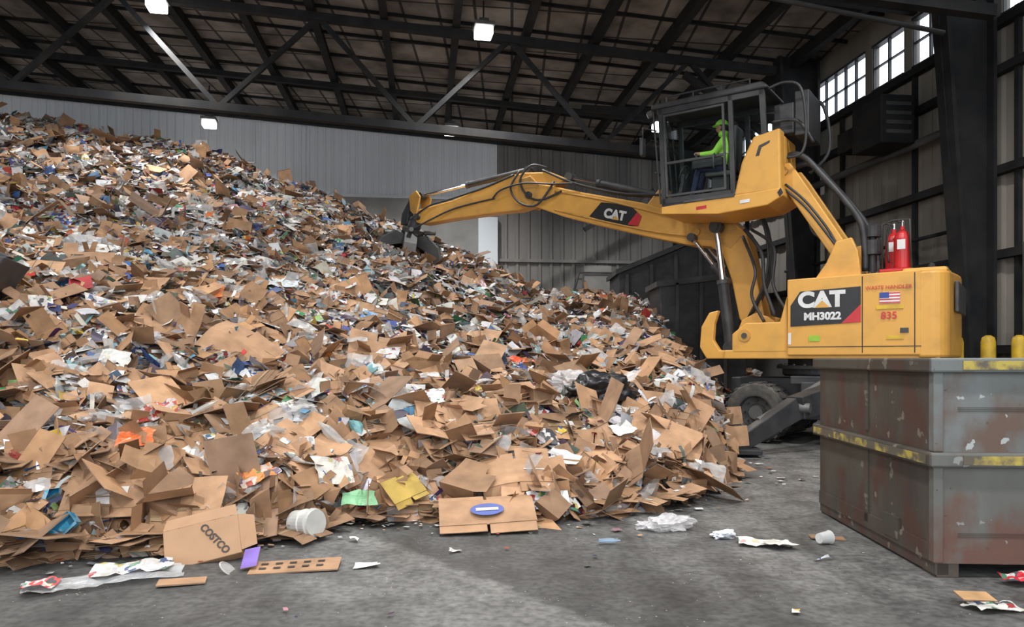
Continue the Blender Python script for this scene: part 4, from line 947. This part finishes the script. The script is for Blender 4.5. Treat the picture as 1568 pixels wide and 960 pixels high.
for y,t in ((CY0+.035,'n'),(CY1-.035,'f')):
    obj('door_glass_'+t,[(-2.18,y,4.55),(-.85,y,4.55),(-.9,y,6.22),(-2.26,y,6.22)],[(0,1,2,3)],GLS,EX); obj('rear_side_glass_'+t,[(-.82,y,5.45),(-.3,y,5.5),(-.34,y,6.22),(-.85,y,6.22)],[(0,1,2,3)],GLS,EX)
obj('windshield',[(-2.17,CY0,4.5),(-2.17,CY1,4.5),(-2.25,CY1,6.3),(-2.25,CY0,6.3)],[(0,1,2,3)],GLS,EX)
for z in (5.1,5.7): cyl('front_guard_%d'%int(z*10),(-2.32,CY0,z),(-2.32,CY1,z),.02,BLK,EX)
for k in range(4): cyl('front_guard_bar_%d'%k,(-2.24,CY0+.05+k*.31,4.5),(-2.40,CY0+.05+k*.31,6.32),.018,BLK,EX)
eb('cab_rear_wall',-.32,-.22,CY0,CY1,4.5,5.5,mat=BLK); eb('cab_rear_frame',-.32,-.22,CY1-.1,CY1,5.5,6.3,mat=BLK)
obj('rear_window',[(-.26,CY0,5.5),(-.26,CY1,5.5),(-.26,CY1,6.3),(-.26,CY0,6.3)],[(0,1,2,3)],GLS,EX)
ep('cab_rear_cowl',[(-.80,4.45),(-.66,5.05),(-.45,5.48),(.02,5.56),(.04,4.45)],CY0-.01,CY0+.3,YEL,.04)
ep('cab_rear_cowl_far',[(-.30,4.45),(-.30,5.45),(.02,5.5),(.04,4.45)],CY0+.28,CY1,YEL,.03)
ep('cowl_vent',[(-.40,5.12),(-.34,5.3),(-.15,5.36),(-.16,5.32),(-.30,5.26),(-.34,5.12)],CY0-.02,CY0,BLK,0)
decal('cowl_label',[(-.68,4.3),(-.5,4.31),(-.5,4.37),(-.68,4.36)],WHT,CY0-.03); decal('platform_label',[(-1.5,4.28),(-1.3,4.29),(-1.3,4.35),(-1.5,4.34)],DECR,CY0-.025)
ep('warn_stripe',[(-.02,4.42),(.04,4.5),(.08,4.4),(.02,4.34)],CY0-.03,CY0-.025,DECB,0)
eb('ac_box',-.2,.15,-.85,-.1,5.55,6.1,mat=BLK); eb('rear_mesh_frame',.15,.40,-.8,.1,5.5,6.3,mat=BLK)
tube('rear_rail_a',[(-.2,-1.2,6.3),(.1,-1.2,6.35),(.35,-1.15,6.2),(.42,-1.1,5.5),(.35,-1.1,5.1),(.1,-1.1,5.05)],.025,BLK,EX); tube('rear_rail_b',[(-.2,.1,6.3),(.4,.1,6.3),(.55,.1,5.4),(.2,.1,5.0)],.03,BLK,EX)
tube('rear_rail_c',[(-.2,-1.0,5.75),(.25,-1.0,5.7),(.5,-.9,5.3)],.03,BLK,EX)
cyl('roof_rail',(-2.1,CY0,6.52),(-.5,CY0,6.52),.018,BLK,EX,sides=8)
for k in range(4): cyl('roof_rail_post_%d'%k,(-2.1+k*.53,CY0,6.42),(-2.1+k*.53,CY0,6.52),.015,BLK,EX,sides=8)
for k,y in enumerate((CY0+.1,CY1-.1)): 
    cyl('work_light_%d'%k,(-2.42,y,6.30),(-2.52,y,6.27),.07,DGR,EX); cyl('work_light_lens_%d'%k,(-2.52,y,6.27),(-2.53,y,6.268),.06,WHT,EX)
cyl('beacon_base',(-.8,-.7,6.44),(-.8,-.7,6.5),.07,BLK,EX); lathe('beacon',[(0,.06),(.08,.055),(.11,.03)],(-.8,-.7,6.5),(0,0,1),AMB,EX,16)
tube('mirror_arm',[(-2.3,CY0,5.9),(-2.5,CY0-.2,5.95),(-2.5,CY0-.2,5.7)],.015,BLK,EX,False); eb('mirror',-2.54,-2.47,CY0-.28,CY0-.12,5.4,5.75,mat=BLK)
ep('seat_base',[(-1.45,4.95),(-1.45,5.05),(-.95,5.02),(-.95,4.92)],-.98,-.5,DGR,.03); ep('seat_back',[(-1.02,5.0),(-.95,5.85),(-.84,5.85),(-.90,5.0)],-.96,-.52,DGR,.04)
eb('seat_pedestal',-1.35,-1.0,-.9,-.6,4.5,4.95,mat=BLK); ep('console_n',[(-1.65,5.1),(-1.65,5.28),(-1.05,5.25),(-1.05,5.1)],-1.12,-1.02,DGR); ep('console_f',[(-1.65,5.1),(-1.65,5.28),(-1.05,5.25),(-1.05,5.1)],-.46,-.36,DGR)
for k,y in enumerate((-1.03,-.45)): cyl('joystick_%d'%k,(-1.58,y,5.25),(-1.60,y,5.40),.022,BLK,EX)
tube('steering_wheel',[(-1.95+.07*math.sin(a),-.74+.17*math.cos(a),5.12+.15*math.sin(a)) for a in [i*math.pi/8 for i in range(17)]],.014,BLK,EX)
cyl('steering_column',(-2.08,-.74,4.5),(-1.95,-.74,5.12),.04,BLK,EX); eb('monitor',-2.12,-2.05,-.5,-.32,5.1,5.35,mat=BLK)
lathe('exhaust_stack',[(0,.07),(.35,.07),(.36,.15),(.60,.15),(.62,.06),(.66,.06),(.66,.14),(.84,.16),(.88,.08)],(1.40,-.65,2.92),(0,0,1),BLK,EX,20)
lathe('air_intake',[(0,.12),(.35,.12),(.38,.05),(.45,.05)],(1.55,-.1,2.92),(0,0,1),BLK,EX,20)
for k,(a,b) in enumerate(((1.88,-.85),(1.72,-.60))):
    lathe('extinguisher_tank_%d'%k,[(0,.12),(.03,.13),(.52,.13),(.60,.10),(.66,.04),(.72,.035)],(a,b,2.97),(0,0,1),REDM,EX,20)
    cyl('extinguisher_valve_%d'%k,(a,b,3.66),(a,b,3.78),.03,CHR,EX); tube('extinguisher_hose_%d'%k,[(a,b,3.75),(a-.15,b-.05,3.78),(a-.22,b-.05,3.5),(a-.2,b,3.1)],.015,BLK,EX)
    decal('extinguisher_label_%d'%k,[(a-.06,3.3),(a+.06,3.3),(a+.06,3.46),(a-.06,3.46)],WHT,b-.134)
eb('extinguisher_rack',1.55,2.05,-1.0,-.45,2.93,2.99,mat=REDM); tube('rack_rail',[(1.6,-.98,2.97),(1.6,-.98,3.72),(1.75,-.98,3.78),(2.0,-.98,3.78),(2.03,-.98,2.97)],.016,BLK,EX,False)

# ------------------------------------------------------------------ operator
OP=empty('operator',(5.4,14.0,0),math.radians(-35))
def skin(name,V,E,Rr,mat,sub=2,root=0):
    me=bpy.data.meshes.new(name); me.from_pydata(V,E,[]); o=bpy.data.objects.new(name,me); COL.objects.link(o)
    m=o.modifiers.new('s','SKIN'); m.use_smooth_shade=True
    for i,rr in enumerate(Rr):
        me.skin_vertices[0].data[i].radius=(rr,rr) if not isinstance(rr,tuple) else rr; me.skin_vertices[0].data[i].use_root=(i==root)
    s=o.modifiers.new('u','SUBSURF'); s.levels=sub; s.render_levels=sub
    bpy.context.view_layer.update()
    m2=bpy.data.meshes.new_from_object(o.evaluated_get(bpy.context.evaluated_depsgraph_get())); bpy.data.objects.remove(o)
    q=bpy.data.objects.new(name,m2); COL.objects.link(q); m2.materials.clear()
    for x in mat: m2.materials.append(x)
    for p in m2.polygons: p.use_smooth=True
    q.parent=OP; return q
cy=-.74
V=[(-1.14,cy,5.12),(-1.10,cy,5.30),(-1.10,cy,5.50),(-1.13,cy,5.66),(-1.17,cy,5.76),(-1.19,cy,5.84)]; E=[(i,i+1) for i in range(5)]; Rr=[(.15,.12),(.15,.13),(.18,.14),(.09,.08),(.052,.052),(.05,.05)]
def add(p,par,rr): V.append(p); E.append((par,len(V)-1)); Rr.append(rr); return len(V)-1
for sd in (-1,1):
    sh=add((-1.10,cy+sd*.19,5.60),2,.085); el=add((-1.25,cy+sd*.27,5.36),sh,.065); wr_=add((-1.50,cy+sd*.28,5.38),el,.042); pm=add((-1.57,cy+sd*.28,5.40),wr_,(.036,.022))
    for f,(dy,ln) in enumerate(((-.03,.045),(-.01,.055),(.01,.052),(.03,.04))):
        k=add((-1.60,cy+sd*.28+dy,5.415),pm,.0095); k2=add((-1.60-ln*.5,cy+sd*.28+dy,5.40),k,.009); add((-1.60-ln*.35,cy+sd*.28+dy,5.37),k2,.008)
    th=add((-1.545,cy+sd*.245,5.40),pm,.011); add((-1.585,cy+sd*.235,5.385),th,.009)
    hp=add((-1.18,cy+sd*.10,5.10),0,.10); kn=add((-1.60,cy+sd*.15,5.14),hp,.075); an=add((-1.72,cy+sd*.15,4.64),kn,.05); add((-1.90,cy+sd*.16,4.56),an,.04)
bd=skin('body',V,E,Rr,[HVIS,NAVY,SKIN,BLK])
for p in bd.data.polygons:
    c=p.center
    if c.z<4.70: p.material_index=3
    elif c.z<5.17 or (c.x<-1.3 and c.z<5.27): p.material_index=1
    elif c.x<-1.51 and c.z>5.3: p.material_index=2
    elif c.z>5.735: p.material_index=2
def ball(n,c,s,mat,ry=0):
    bm=bmesh.new(); bmesh.ops.create_uvsphere(bm,u_segments=24,v_segments=16,radius=1)
    me=bpy.data.meshes.new(n)
    for v in bm.verts:
        v.co=Vector((v.co.x*s[0],v.co.y*s[1],v.co.z*s[2]))
    bm.to_mesh(me); bm.free(); me.materials.append(mat); o=bpy.data.objects.new(n,me); COL.objects.link(o); o.location=c; o.rotation_euler=(0,ry,0); o.parent=OP
    for p in me.polygons: p.use_smooth=True
    return o
hc=Vector((-1.20,cy,5.90))
hd=ball('head',hc,(.095,.078,.122),SKIN)
for v in hd.data.vertices:
    if v.co.z<-.03: v.co.x=v.co.x*(1-.25*min(1,(-v.co.z-.03)/.09))-.015; v.co.y*=1-.3*min(1,(-v.co.z-.03)/.09)
ball('nose',hc+Vector((-.10,0,-.015)),(.018,.013,.022),SKIN); ball('mouth',hc+Vector((-.094,0,-.06)),(.008,.025,.007),REDM)
for sd in (-1,1):
    ball('eye_%s'%('r' if sd<0 else 'l'),hc+Vector((-.085,sd*.03,.01)),(.012,.013,.009),WHT); ball('pupil_%s'%('r' if sd<0 else 'l'),hc+Vector((-.094,sd*.03,.01)),(.005,.006,.006),DECB)
    ball('ear_%s'%('r' if sd<0 else 'l'),hc+Vector((.005,sd*.079,-.01)),(.018,.01,.03),SKIN)
ball('hair_back',hc+Vector((.02,0,.01)),(.088,.083,.11),HAIR)
hat=ball('hard_hat',hc+Vector((.0,0,.045)),(.125,.105,.115),HVIS)
for v in hat.data.vertices: v.co.z=max(v.co.z,-.005)
ball('hat_brim',hc+Vector((-.03,0,.045)),(.15,.11,.012),HVIS); ball('hood_collar',hc+Vector((.04,0,-.13)),(.10,.11,.07),HVIS)
for k,z in enumerate((5.36,5.48)): 
    tube('reflective_band_%d'%k,[(-1.10+.155*math.cos(a),cy+.19*math.sin(a),z) for a in [i*math.pi/8 for i in range(17)]],.012,WHT,OP)

# ------------------------------------------------------------------ world, camera
w=bpy.data.worlds.new('sky'); S.world=w; w.use_nodes=True; bg=w.node_tree.nodes['Background']
bg.inputs[0].default_value=(.92,.96,1,1); bg.inputs[1].default_value=2.6
cam=bpy.data.cameras.new('camera'); co=bpy.data.objects.new('camera',cam); COL.objects.link(co)
co.location=(0,0,1.5); co.rotation_euler=(math.radians(90),0,0); cam.lens=26; cam.sensor_width=36; cam.shift_y=(645-563.5)/1840; cam.clip_end=200
S.camera=co
S.view_settings.view_transform='Standard'; S.view_settings.exposure=0.0
print('objects',len(bpy.data.objects))
